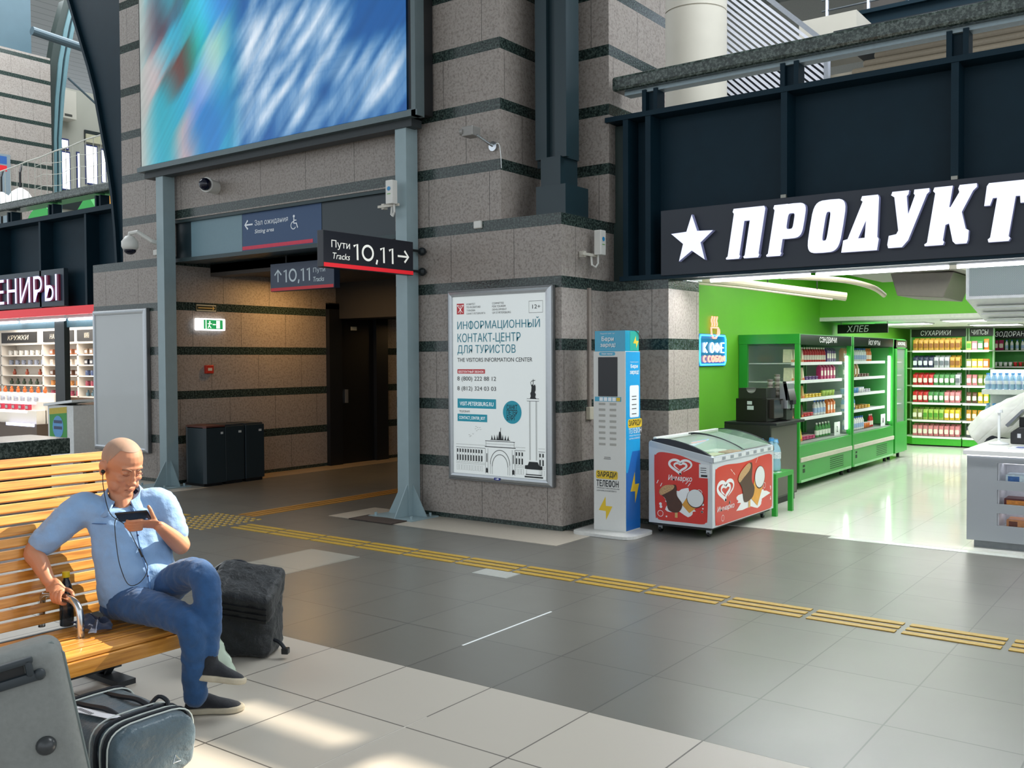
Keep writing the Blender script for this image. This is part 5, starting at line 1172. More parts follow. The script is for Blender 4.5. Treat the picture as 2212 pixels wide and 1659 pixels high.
B().box(-25, 11.8, .9, -19.4, 11.86, 2.5).done('back_panel', WS, t)
for x in (-25, -23.9, -21.95, -20.45, -19.45): B().box(x, 11.45, .9, x + .06, 11.8, 2.5).done('divider', WS, t)
ZS = (1.86, 1.63, 1.39, 1.16, .93)
for z in ZS: B().box(-25, 11.45, z - .025, -19.4, 11.8, z).done('shelf', WS, t)
B().box(-25, 11.42, 2.1, -19.4, 11.8, 2.46).done('header', WS, t)
B().box(-25, 11.4, .1, -19.4, 11.8, .9).done('base_cabinet', M('5a4638', .5), t)
for tx, x0, x1 in (('КРУЖКИ', -23.75, -22.1), ('НАБОРЫ', -21.8, -20.5), ('МАГНИТЫ', -20.35, -19.5)):
    o = B().box(x0, 11.4, 2.15, x1, 11.42, 2.4).done('header_board', M('26221f', .5), t); B(FRONT(0, 11.4, 0)).text(tx, x0 + .3, 2.22, x1 - .35, 2.33, shear=.2).done('lettering', M('e6d8c0', .5, 0, .2, 0), o)
SV = {}
def souvenir(kind, c):
    if (kind, c) in SV: return SV[(kind, c)], False
    m = M(c, .35, 0, 0, .2, 30)
    r = thing('souvenir_' + kind, '', kind, (0, 0, 0))
    if kind == 'mug':
        B().lathe([(.045, 0), (.05, .01), (.05, .11), (.044, .112)], n=12).done('mug_body', m, r, True); B().tube([(.05, 0, .09), (.085, 0, .08), (.085, 0, .04), (.05, 0, .03)], .01, 6).done('mug_handle', m, r)
    elif kind == 'box':
        B().box(-.07, -.04, 0, .07, .04, .12, .004).done('box_body', m, r); B().rect(-.05, .03, .05, .09, .002, FRONT(0, -.04, 0)).done('front_print', M('e6e0d8', .5, 0, 0, .5, 50), r)
    else:
        B().lathe([(.03, 0), (.045, .04), (.04, .07), (.022, .085), (.028, .1), (.026, .125), (.008, .142)], n=12).done('doll_body', m, r, True); B().ball((0, -.018, .11), .016, n=8).done('doll_face', M('e8c8a8', .5), r)
    SV[(kind, c)] = r; return r, True
def sput(kind, c, p, lb, gr):
    r, f = souvenir(kind, c)
    if f: r.location = p
    else: r = dup(r, p, 0)
    r['label'] = lb; r['group'] = gr
sets = [[('mug', 'e8e2d8', 'white', 7), ('box', 'a86a4a', 'brown', 5), ('box', '8a7058', 'tan', 4)], [('mug', '8a90a0', 'grey', 6), ('box', 'd8c8b8', 'cream', 5), ('box', '2a2a30', 'black', 4)], [('doll', '9a4a34', 'rust', 3), ('box', '6a4a3a', 'dark brown', 5), ('mug', '4a5a80', 'blue', 4)],
        [('doll', '4a5a48', 'olive', 6), ('mug', 'c8884a', 'orange', 5), ('mug', 'a8485a', 'wine', 4)], [('mug', '6a8ab8', 'blue', 6), ('mug', 'c05a70', 'pink', 5), ('doll', '6a8a9a', 'teal', 4)]]
for z, row_, sh in zip(ZS, sets, ORD):
    for (kind, c, cn, n_), (x0, x1) in zip(row_, ((-23.8, -22.0), (-21.85, -20.5), (-20.35, -19.5))):
        for k in range(n_): sput(kind, c, (x0 + (x1 - x0) * (k + .5) / n_, 11.58, z + .003), '%s souvenir %s on the %s wall shelf of the left shop' % (cn, kind, sh), '%s row of souvenirs' % sh)
t = thing('display_podium', 'stepped white display podium with lit tiers in the souvenir shop', 'podium', (-22.4, 10.9, 0))
for k, (y, z) in enumerate(((11.0, 1.0), (10.8, .82), (10.6, .64))): B().box(-23.9 + .0 * k, y, .1, -20.6, y + .22, z).done('tier', WS, t); B().box(-23.6, y - .01, z - .05, -21.0, y, z - .01).done('led_strip', M('f6f4ff', .5, 0, 3, 0), t)
B().box(-24, 10.55, 0, -20.5, 11.2, .35).done('base', M('4a3a30', .5), t)
for x0, x1 in ((-23.9, -22.6), (-21.8, -20.6)): B().box(x0, 10.53, .3, x1, 10.55, .36).done('led_strip', M('c8d0ff', .5, 0, 4, 0), t)
for (y, z, sh), kind, c, cn in zip(((11.06, 1.0, 'top'), (10.86, .82, 'middle'), (10.68, .64, 'lowest')), ('doll', 'mug', 'box'), ('e06a2a', 'b0b4c0', 'b83048'), ('orange', 'grey', 'crimson')):
    for k in range(9): sput(kind, c, (-23.5 + .3 * k, y, z + .003), '%s souvenir %s on the %s podium tier of the left shop' % (cn, kind, sh), '%s tier of the souvenir podium' % sh)
t = thing('promo_stand', 'white promotion counter with a green panel and blue badge outside the souvenir shop', 'promotion stand', (-15.9, 8.6, 0))
B().box(-15.85, 8.35, .12, -15.05, 8.75, .98).done('body', M('e4e6e4', .4), t); B().poly([(-15.9, .96), (-15.0, 1.04), (-15.0, 1.08), (-15.9, 1.0)], .5, .05, FRONT(0, 8.35, 0)).done('top', WHITE, t)
B(FRONT(0, 8.35, 0)).rect(-15.8, .32, -15.25, .92, .002).done('green_panel', M('2f9a3a', .4), t); B(FRONT(0, 8.35, 0)).poly([(-15.8, .82), (-15.25, .86), (-15.25, .96), (-15.8, .92)], 0, .003).done('yellow_band', M('d0b82a', .4), t)
B(FRONT(0, 8.35, 0)).disc(-15.53, .62, .17, 0, .004, 20, 1.1).done('blue_badge', M('5aa0d8', .4), t); B(FRONT(0, 8.35, 0)).rect(-15.66, .68, -15.4, .73, .005).rect(-15.66, .58, -15.4, .63, .005).done('badge_print', M('26406a', .4), t)
B().box(-15.9, 8.3, 0, -15.0, 8.8, .12).done('plinth', M('c9cccc', .4), t)
t = thing('granite_counter', 'dark green granite slab counter on a black base left behind the bench', 'counter', (-11.9, 5.6, 0))
B().box(-12.6, 3.2, .55, -11.62, 6.4, .745, .01).done('slab', DG, t); B().box(-12.5, 3.2, 0, -11.9, 6.3, .55).done('base', BLACK, t)

# wall fittings
CW = M('d9d8d2', .4, 0, 0, .02); DOME = M('0c1024', .08, 0, 0, 0)
t = thing('security_camera', 'white tube security camera with a dark dome on the lintel under the billboard', 'camera', (-10.6, 7.8, 3.95))
B().cyl((-10.62, 7.89, 3.96), (-10.55, 7.72, 3.96), .085, n=20).cyl((-10.55, 7.72, 3.96), (-10.52, 7.66, 3.96), .095, n=20).done('housing', CW, t, 40); B().ball((-10.5, 7.63, 3.96), .08).done('dome', DOME, t, True)
t = thing('security_camera', 'white dome security camera on an arm bracket left of the billboard post', 'camera', (-11.9, 7.6, 3.3))
B().tube([(-11.76, 7.87, 3.3), (-11.8, 7.7, 3.34), (-11.9, 7.55, 3.46), (-12.0, 7.5, 3.44), (-12.0, 7.5, 3.38)], .03, 8).box(-11.82, 7.83, 3.2, -11.66, 7.888, 3.48, .01).done('bracket', CW, t); B().lathe([(.09, 3.22), (.11, 3.26), (.11, 3.33), (.06, 3.4), (.03, 3.41)], (-12.0, 7.5, 0), 18).done('housing', CW, t, True); B().ball((-12.0, 7.5, 3.22), .085, (1, 1, .8)).done('dome', DOME, t, True)
t = thing('security_camera', 'small grey bullet camera on the upper right pillar face', 'camera', (-6.1, 7.75, 4))
B().box(-6.22, 7.58, 3.95, -6.08, 7.72, 4.05, .01, m=None).cyl((-6.24, 7.6, 4.0), (-6.2, 7.6, 4.0), .035).done('housing', M('8a8884', .4, .3), t); B().cyl((-6.08, 7.65, 3.96), (-6.04, 7.88, 3.88), .014).cyl((-6.04, 7.86, 3.88), (-6.04, 7.89, 3.88), .05).done('mount', CHROME, t); B().tube(cat([(-6.04, 7.87, 3.88), (-5.97, 7.87, 3.9), (-5.95, 7.88, 3.8), (-5.95, 7.89, 3.65)], 5), .004, 5).done('cable', WHITE, t)
def wifi(label, x, y, z, side):
    t = thing('wireless_unit', label, 'wireless box', (x, y, z)); m = (SIDE if side else FRONT)(x, y, z)
    B(m).box(0, 0, .08, .1, .25, .16, .006).done('box', CW, t); B(m).disc(.05, .16, .025, 0, .163, 14, .9).done('logo', M('2a8ac0', .4), t); B(m).rect(.025, .1, .075, .108, .163).done('green_line', M('6ab04a', .4), t)
    B(m).box(-.2, -.015, .05, .1, .012, .075).box(-.16, -.03, .002, -.12, .03, .06).done('arm', M('c9c4b8', .4), t); B(m).tube([(.06, 0, .09), (.06, -.08, .09), (.03, -.12, .08), (-.01, -.1, .06), (-.01, 0, .05)], .012, 6).done('cable', CW, t)
wifi('white wireless box with a blue logo on the brown pedestal side right of the ledge', -5.215, 8.36, 2.75, True)
wifi('white wireless box on the right billboard post', -7.2, 7.655, 3.36, False)
tag(B().box(-6.3, 7.86, 3.06, -6.2, 7.9, 3.14, .012).done('wall_sensor', CW), 'small white sensor on the dark granite ledge of the right pedestal', 'sensor')
tag(B().box(-12.02, 7.86, 3.17, -11.92, 7.9, 3.25, .012).done('wall_sensor', CW), 'small white sensor on the left pedestal ledge beside the billboard post', 'sensor')
t = thing('exit_sign', 'lit green and white emergency exit sign on the passage wall', 'exit sign', (-11.6, 8.45, 2.2)); m = SIDE(-11.6, 0, 0)
B().box(-11.6, 8.22, 2.13, -11.54, 8.7, 2.3, .012).done('lamp_body', M('f0f2f4', .4, 0, 2.0, 0), t); B(m).rect(8.33, 2.15, 8.65, 2.28, .063).done('green_field', M('1c9a5a', .5, 0, .6, 0), t)
b = B(m).rect(8.36, 2.155, 8.375, 2.275, .065).rect(8.54, 2.16, 8.6, 2.27, .065).disc(8.43, 2.25, .013, 0, .065, 8).stroke([(8.43, 2.235), (8.42, 2.2), (8.4, 2.165)], .012, .065).stroke([(8.42, 2.2), (8.45, 2.165)], .012, .0652).stroke([(8.395, 2.225), (8.465, 2.225)], .01, .0654).stroke([(8.48, 2.215), (8.53, 2.215)], .014, .065); b.done('running_figure', M('f0f8e8', .5, 0, 1.2, 0), t)
t = thing('arrow_plate', 'dark plate with a yellow arrow above the green exit sign', 'sign', (-11.6, 8.45, 2.45))
B().box(-11.6, 8.24, 2.395, -11.59, 8.59, 2.5).done('plate', M('1d2418', .5), t); b = B(m).stroke([(8.255, 2.41), (8.575, 2.41), (8.575, 2.485), (8.255, 2.485)], .014, .012, True); b.done('border', M('c8c8b0', .5), t)
b = B(m).stroke([(8.28, 2.447), (8.54, 2.447)], .012, .012).stroke([(8.52, 2.47), (8.55, 2.447), (8.52, 2.424)], .012, .0122); b.done('arrow', M('d8b868', .5), t)
t = thing('fire_alarm', 'small red fire alarm call point on the passage wall', 'fire alarm', (-11.58, 8.44, 1.58))
B().box(-11.6, 8.37, 1.52, -11.55, 8.5, 1.64, .008).done('body', M('b8301e', .4), t); B(SIDE(-11.55, 0, 0)).rect(8.4, 1.56, 8.47, 1.6, .001).done('label', M('d8c8b8', .5), t)
# bins in the passage mouth
def bin_(label, y0, y1, big):
    t = thing('litter_bin', label, 'bin', (-11.2, (y0 + y1) / 2, 0), 0); mt = M('27343a', .38, .2, 0, .03)
    if big:
        P = [(-11.5, y1), (-11.5, y0 + .12)] + [(-11.38 + .12 * math.cos(math.radians(180 + 15 * k)), y0 + .12 + .12 * math.sin(math.radians(180 + 15 * k))) for k in range(1, 7)] + [(-11.04, y0 + .0), (-11.0, y0 + .03), (-11.0, y1)]
        B().poly(P, .76, .8).done('body', mt, t); B().poly([(p[0] * .99 - .11, p[1]) for p in P], .03, .82).done('lid', M('5a3028', .5), t); B().rect(y1 - .07, .7, y1 - .03, .73, .001, SIDE(-11.0, 0, 0)).done('badge', M('c9ccc8', .4), t)
    else:
        B().box(-11.5, y0, .04, -11.02, y1, .8, .01).done('body', mt, t); B().box(-11.48, y0 + .02, .8, -11.04, y1 - .02, .82).done('lid', M('2a3034', .4), t); B().rect(y1 - .1, .7, y1 - .05, .73, .001, SIDE(-11.02, 0, 0)).done('badge', M('c9ccc8', .4), t)
    B().box(-11.48, y0 + .02, 0, -11.05, y1 - .02, .04).done('foot', BLACK, t)
bin_('round-cornered dark litter bin nearest the left billboard post', 7.93, 8.26, True); bin_('middle dark litter bin of the row in the passage mouth', 8.28, 8.6, False); bin_('dark litter bin deepest in the passage row', 8.62, 8.95, False)

# ================= BENCH, SEATED MAN, LUGGAGE =================
nw = N('bench_wood'); mp = nw.n('Mapping', i0=nw.obj()); mp.inputs[3].default_value = (18, 1.2, 18)
nw.set(Base_Color=nw.ramp(nw.noise(3, 5, mp.outputs[0]), [(.3, 'a86a24'), (.5, 'c98a38'), (.7, 'dca050')]), Roughness=.38, Coat_Weight=.25); WOOD = nw.m
def loft(b, secs, n=18, cap=True):
    """secs: (centre, axis_a, axis_b) ellipses joined into a closed surface"""
    rings = [[b.bm.verts.new(V(c) + V(a) * math.cos(2 * math.pi * k / n) + V(d) * math.sin(2 * math.pi * k / n)) for k in range(n)] for c, a, d in secs]
    for p, q in zip(rings, rings[1:]):
        for k in range(n): b.bm.faces.new((p[k], p[(k + 1) % n], q[(k + 1) % n], q[k]))
    b.bm.faces.new(rings[0][::-1]); b.bm.faces.new(rings[-1])
    for r in rings:
        for v in r: v.co = b.m @ v.co
    return b
def limb(b, pts, rads, n=14, step=5, flat=1):
    P = cat(pts, step); Rr = [V((r, 0, 0)) for r in rads]; Rr = [v.x for v in cat(Rr, step)]
    secs = []; up = None
    for i, p in enumerate(P):
        t = (P[min(i + 1, len(P) - 1)] - P[max(i - 1, 0)]).normalized()
        if up is None: up = t.orthogonal().normalized()
        up = (up - t * up.dot(t)).normalized(); w = t.cross(up)
        secs.append((p, up * Rr[i], w * Rr[i] * flat))
    loft(b, secs, n); b.ball(P[0], rads[0] * .98, n=12); b.ball(P[-1], rads[-1] * .98, n=12)
    return b
TEXC = {}
def fold(o, size, st):
    if size not in TEXC:
        t = bpy.data.textures.new('folds', 'CLOUDS'); t.noise_scale = size; t.noise_depth = 2; TEXC[size] = t
    md = o.modifiers.new('d', 'DISPLACE'); md.texture = TEXC[size]; md.strength = st; md.mid_level = .5; md.texture_coords = 'LOCAL'
def organic(o, vox, smooth=6, fs=0, fst=0):
    md = o.modifiers.new('r', 'REMESH'); md.mode = 'VOXEL'; md.voxel_size = vox; md.use_smooth_shade = True
    md = o.modifiers.new('s', 'SMOOTH'); md.iterations = smooth; md.factor = .5
    if fs: fold(o, fs, fst)
    return o
# bench
BX = -4.02
bt = thing('bench', 'orange slatted wooden bench with a high back and chrome armrest', 'bench', (-4.4, 2.0, 0))
Y0, Y1 = .9, 2.9
def slat(x0, z0, x1, z1, th=.022):
    d = V((x1 - x0, 0, z1 - z0)); nn = V((-d.z, 0, d.x)).normalized() * th
    pts = [(x0, z0), (x1, z1), (x1 + nn.x, z1 + nn.z), (x0 + nn.x, z0 + nn.z)]
    B().poly(pts, Y1 - Y0, 0, FRONT(0, Y0, 0)).done('slat', WOOD, bt, bev=.004)
slat(BX - .012, .315, BX, .385, .024)
sx = BX - .01
prof_ = [(BX - .005, .39), (BX - .105, .395), (BX - .2, .388), (BX - .295, .378), (BX - .39, .37), (BX - .48, .366), (BX - .57, .366)]
for p, q in zip(prof_[:-1], prof_[1:]): slat(q[0] + .012, q[1], p[0] - .004, p[1], .02)
for k in range(15):
    z = .41 + .0535 * k; x = -4.66 - .37 * (z - .4) ** 1.15
    z2 = z + .043; x2 = -4.66 - .37 * (z2 - .4) ** 1.15
    slat(x2, z2, x, z, .022)
STM = M('5b6066', .4, .6, 0, .03)
for y in (1.15, 2.8):
    b = B().poly([(BX - .03, .34), (BX - .03, .37), (-4.6, .35), (-4.7, .4), (-4.95, 1.17), (-4.98, 1.17), (-4.76, .33), (-4.6, .3)], .04, 0, FRONT(0, y, 0)).box(-4.9, y, .03, -4.78, y + .04, .36).box(-5.0, y - .03, 0, -4.6, y + .07, .03).poly([(-4.86, .03), (-4.78, .03), (-4.5, .32), (-4.6, .32)], .04, 0, FRONT(0, y, 0))
    b.done('leg_frame', M('2c2f32', .45, .4, 0, .03), bt)
B().box(-4.8, Y0, .05, -4.78, Y1, .33).done('added_shade_panel', M('2c2f32', .5, .2, 0, .03), bt)  # unseen panel added to keep the floor under the seat dark
B().cyl((BX - .1, Y0, .33), (BX - .1, Y1, .33), .018, n=8).done('stretcher', STM, bt)
arm = [(-4.33, 2.42, .385), (-4.33, 2.42, .47), (-4.345, 2.42, .53), (-4.39, 2.42, .56), (-4.46, 2.42, .568), (-4.58, 2.42, .568), (-4.65, 2.42, .555), (-4.685, 2.42, .51), (-4.69, 2.42, .39)]
B().tube(cat(arm, 5), .017, 12).done('armrest', CHROME, bt, True)
# --- person
SKIN = N('skin'); SKIN.set(Base_Color=SKIN.mix(SKIN.noise(9, 4, SKIN.obj()), 'b87858', 'ca8f6e'), Roughness=.5, Subsurface_Weight=.08, Subsurface_Radius=(.8, .3, .2), Subsurface_Scale=.02); SKIN.bump(SKIN.noise(220, 3, SKIN.obj()), .12, .002); SKIN = SKIN.m
def cloth(c1, c2, rough=.8, sc=14):
    n = N('cloth_' + c1); n.set(Base_Color=n.mix(n.noise(sc, 4, n.obj()), c1, c2), Roughness=rough, Sheen_Weight=.15); n.bump(n.noise(26, 3, n.obj(), .6), .35, .012); return n.m
SHIRT = cloth('7ea3cf', '8fb2da'); JEAN = cloth('193e66', '28568a', .85, 20); KNIT = cloth('14161b', '22252b', .9, 90); NAV = M('1b2346', .8)
man = thing('person', 'man in a blue short-sleeved shirt and jeans sitting on the bench reading his phone', 'person', (-4.4, 2.78, 0))
RS, LS_ = V((-4.665, 2.615, .945)), V((-4.455, 2.935, .96))
RE, RW = V((-4.725, 2.405, .765)), V((-4.575, 2.4, .635))
LE, LW = V((-4.305, 2.955, .75)), V((-4.255, 2.80, .875))
HC = V((-4.565, 2.79, 1.155))
fd = V((.93, -.02, -.40)).normalized(); lat = V((.1, .99, -.05)).normalized(); lat = (lat - fd * lat.dot(fd)).normalized(); hup = lat.cross(fd) * -1
if hup.z < 0: hup = -hup
HM = Matrix(((lat.x, fd.x, hup.x, HC.x), (lat.y, fd.y, hup.y, HC.y), (lat.z, fd.z, hup.z, HC.z), (0, 0, 0, 1)))   @ Matrix.Scale(1.22, 4)   # x=left ear side, y=face, z=up
b = B()
h = B(HM); h.bm.free(); h.bm = b.bm
h.ball((0, -.012, .035), 1, (.077, .097, .085), 24).ball((0, .012, -.02), 1, (.066, .078, .075), 22).ball((0, .038, -.072), 1, (.052, .046, .04), 18)     # cranium, face, jaw
h.ball((0, .074, -.09), 1, (.026, .02, .02), 12).ball((0, .07, .032), 1, (.05, .02, .013), 14)                                   # chin, brow
for s_ in (-1, 1):
    h.ball((.034 * s_, .064, -.018), 1, (.024, .02, .018), 12).ball((.03 * s_, .075, .012), 1, (.015, .012, .009), 12)    # cheek, eyelid
    h.ball((.043 * s_, .035, -.06), 1, (.022, .036, .028), 12)
    h.ball((.079 * s_, -.012, -.005), 1, (.01, .022, .034), 14).ball((.084 * s_, -.02, .006), 1, (.008, .016, .022), 10)              # ear
    h.ball((.011 * s_, .094, -.033), 1, (.008, .009, .007), 10)
h.ball((0, .086, .008), 1, (.009, .014, .02), 10).ball((0, .093, -.012), 1, (.011, .014, .02), 12).ball((0, .103, -.027), 1, (.015, .015, .012), 12)     # nose
h.ball((0, .08, -.058), 1, (.024, .011, .005), 12).ball((0, .08, -.068), 1, (.022, .011, .006), 12)                                              # lips
limb(b, [HC + V((-.035, .0, -.06)), V((-4.585, 2.79, 1.03)), V((-4.56, 2.79, .93))], [.06, .058, .075])
limb(b, [V((-4.565, 2.79, 1.0)), V((-4.53, 2.775, .93))], [.052, .05])
limb(b, [RS, RS.lerp(RE, .5) + V((-.01, -.005, .005)), RE, RE.lerp(RW, .35), RE.lerp(RW, .75), RW], [.056, .052, .045, .044, .035, .029])
limb(b, [LS_, LS_.lerp(LE, .5), LE, LE.lerp(LW, .35), LE.lerp(LW, .75), LW], [.054, .05, .045, .043, .034, .028])
def chain(P, r0, r1): limb(b, [V(p) for p in P], [r0 + (r1 - r0) * k / (len(P) - 1) for k in range(len(P))], 10, 3)
# right hand closed over the armrest tube (tube runs along x at y 2.42, z .568)
loft(b, [(RW, V((.0, .02, .028)), V((.026, 0, 0))), (V((-4.535, 2.4, .615)), V((.0, .032, .022)), V((.03, .0, .012))), (V((-4.49, 2.402, .6)), V((.0, .036, .012)), V((.034, 0, -.01))), (V((-4.462, 2.402, .592)), V((0, .03, .01)), V((.02, 0, -.008)))], 14)
for k in range(4):
    x = -4.512 + .0215 * k; l = (.0, .004, .003, -.003)[k]
    chain([(x - .004, 2.402, .604), (x, 2.384 - l, .594), (x + .002, 2.378 - l, .568), (x + .001, 2.392, .545), (x, 2.412, .541)], .0105, .0082)
chain([(-4.525, 2.425, .6), (-4.49, 2.448, .596), (-4.455, 2.45, .585), (-4.43, 2.44, .578)], .0125, .009)
# left hand under the phone
loft(b, [(LW, V((.018, .014, .016)), V((.012, -.018, 0))), (V((-4.256, 2.765, .892)), V((.026, .014, .014)), V((.006, -.004, .018))), (V((-4.262, 2.725, .9)), V((.03, .014, .016)), V((.004, -.002, .017))), (V((-4.268, 2.7, .903)), V((.026, .01, .014)), V((.002, 0, .012)))], 14)
for k in range(4):
    o = V((.014 * (1.5 - k), .003 * (k - 1.5), .011 * (k - 1.5) * -1)) * 1.0
    p0 = V((-4.266, 2.715, .9)) + V((.012 - .006 * k, -.014 + .002 * k, .02 - .015 * k)); dl = (.072, .08, .076, .06)[k]
    dr = V((-.80, -.58, -.05)); chain([p0, p0 + dr * dl * .42 + V((.006, -.014, .0)), p0 + dr * dl * .8 + V((.004, -.012, .0)), p0 + dr * dl + V((-.002, -.002, .004))], .0098, .0075)
chain([(-4.25, 2.77, .91), (-4.24, 2.752, .935), (-4.243, 2.742, .965), (-4.25, 2.735, .985)], .0125, .009)
body = organic(b.done('body', SKIN, man), .0042, 6)
# hair: short grey stubble over the skull
HAIR = N('stubble'); HAIR.set(Base_Color=HAIR.mix(HAIR.noise(14, 4, HAIR.obj()), '8e7262', 'b08f7a'), Roughness=.7); HAIR.bump(HAIR.noise(900, 2, HAIR.obj()), .2, .001); HAIR = HAIR.m
b = B(HM)
def hf(u, v):
    a = 2 * math.pi * u; face = math.sin(a); lim = (.78 if face > .6 else .78 + (1.95 - .78) * min(1, (.6 - face) / .55)) * v
    return V((.0776 * math.sin(lim) * math.cos(a), -.012 + .0976 * math.sin(lim) * face, .035 + .0857 * math.cos(lim)))
b.grid(hf, 40, 14, True); b.done('hair', HAIR, man, True)
b = B(HM)
for s_ in (-1, 1):
    b.tube(cat([V((.046 * s_, .073, .027)), V((.032 * s_, .0845, .033)), V((.013 * s_, .091, .027))], 4), .0026, 6)
b.done('eyebrow', M('7c5c48', .8), man)
b = B(HM)
for s_ in (-1, 1): b.tube(cat([V((.045 * s_, .083, .008)), V((.03 * s_, .0885, .004)), V((.017 * s_, .087, .008))], 4), .0018, 5)
b.tube(cat([V((-.022, .087, -.064)), V((0, .092, -.0625)), V((.022, .087, -.064))], 4), .0018, 5); b.done('lid_line', M('8a5542', .7), man)
# shirt
A1 = V((.6, .8, 0)).normalized(); N1 = V((.8, -.6, 0)).normalized(); A0 = V((.35, .93, 0)).normalized(); N0 = V((.93, -.35, 0)).normalized()
SECS = [((-4.435, 2.78, .475), A0.lerp(A1, .3), N0.lerp(N1, .3), .175, .14), ((-4.43, 2.775, .56), A0.lerp(A1, .5), N0.lerp(N1, .5), .188, .165), ((-4.44, 2.775, .66), A0.lerp(A1, .7), N0.lerp(N1, .7), .192, .165), ((-4.485, 2.78, .78), A1, N1, .187, .135), ((-4.525, 2.785, .88), A1, N1, .19, .118), ((-4.55, 2.788, .945), A1, N1, .185, .1), ((-4.555, 2.79, .975), A1, N1 + V((0, 0, -.25)), .12, .085), ((-4.555, 2.79, 1.0), A1, N1 + V((0, 0, -.7)), .078, .07)]
b = B(); S5 = []
for k in range(len(SECS) - 1):
    for q in range(4):
        t = q / 4; s0, s1 = SECS[k], SECS[k + 1]; S5.append((V(s0[0]).lerp(V(s1[0]), t), s0[1].lerp(s1[1], t) * (s0[3] + (s1[3] - s0[3]) * t), s0[2].lerp(s1[2], t) * (s0[4] + (s1[4] - s0[4]) * t)))
loft(b, S5, 28)
limb(b, [RS + V((.05, .05, -.01)), RS, RS.lerp(RE, .5), RS.lerp(RE, .78)], [.085, .086, .078, .074])
limb(b, [LS_ + V((-.05, -.05, -.01)), LS_, LS_.lerp(LE, .5), LS_.lerp(LE, .72)], [.08, .08, .07, .066])
shirt = organic(b.done('shirt', SHIRT, man), .009, 7, .085, .024)
def front(k, da=0, lift=.012):
    s = SECS[int(k)]; t = k - int(k); s1 = SECS[min(int(k) + 1, len(SECS) - 1)]
    c = V(s[0]).lerp(V(s1[0]), t); a = s[1].lerp(s1[1], t); nn = s[2].lerp(s1[2], t); w = s[3] + (s1[3] - s[3]) * t; d = s[4] + (s1[4] - s[4]) * t
    th = da; return c + a * (w * math.sin(th)) + nn * ((d) * math.cos(th) + lift)
b = B(); b.tube(cat([front(k, .3) for k in (0.2, 1, 2, 3, 4, 5, 5.7)], 4), .006, 6); b.done('placket', M('5f86b8', .8), shirt)
b = B()
for k in (1, 1.8, 2.6, 3.5, 4.3): b.ball(front(k, .3, .018), .006, n=8)
b.done('button', M('2a3a60', .5), shirt)
b = B(); b.tube(cat([front(4.1, q, .004) for q in (-.95, -.7, -.45)], 4), .003, 6); b.tube(cat([front(4.1, q, .004) for q in (.6, .85, 1.1)], 4), .003, 6); b.done('pocket_seam', M('4a6c9c', .8), shirt)
CN_ = V((-4.555, 2.79, 0))
def collar(sgn):
    T_ = [3.15, 2.6, 2.1, 1.6, 1.1, .75, .5]; b = B(); P = []; Q = []
    for i, t in enumerate(T_):
        d = A1 * sgn * math.sin(t) + N1 * math.cos(t); zt = 1.032 - .05 * math.cos(t)
        P.append(CN_ + d * .078 + V((0, 0, zt))); Q.append(CN_ + d * (.122 + (.02 if i > 4 else 0)) + V((0, 0, zt - .05 - .014 * (i > 4) - .012 * (i == 5))))
    P = cat(P, 3); Q = cat(Q, 3)
    for i in range(len(P) - 1): b.bm.faces.new([b.bm.verts.new(x) for x in (P[i], P[i + 1], Q[i + 1], Q[i])])
    bmesh.ops.remove_doubles(b.bm, verts=b.bm.verts, dist=1e-5)
    o = b.done('collar', SHIRT, shirt, True); md = o.modifiers.new('t', 'SOLIDIFY'); md.thickness = .007; md.offset = 0
collar(1); collar(-1)
b = B(); b.tube([CN_ + A1 * .066 * math.sin(t) + N1 * .066 * math.cos(t) + V((0, 0, .995 - .045 * math.cos(t))) for t in [k * .25 + .6 for k in range(21)]], .012, 8); b.done('collar_lining', NAV, shirt, True)
# jeans
b = B()
loft(b, [((-4.47, 2.785, .405), V((.05, .12, 0)), V((.10, -.05, 0))), ((-4.46, 2.785, .45), V((.06, .16, 0)), V((.13, -.05, 0))), ((-4.45, 2.785, .52), V((.06, .155, 0)), V((.12, -.05, 0))), ((-4.45, 2.785, .57), V((.06, .14, 0)), V((.10, -.05, 0)))], 20)
limb(b, [(-4.42, 2.70, .5), (-4.25, 2.69, .5), (-4.05, 2.69, .5), (-3.89, 2.70, .475), (-3.875, 2.72, .4), (-3.9, 2.74, .27), (-3.935, 2.765, .1)], [.098, .088, .078, .07, .065, .06, .058], 18)
limb(b, [(-4.41, 2.88, .5), (-4.27, 2.86, .57), (-4.08, 2.83, .655), (-3.94, 2.805, .675), (-3.875, 2.795, .62), (-3.86, 2.79, .48), (-3.868, 2.79, .325)], [.098, .09, .078, .07, .068, .062, .056], 18)
organic(b.done('jeans', JEAN, man), .009, 6, .05, .016)
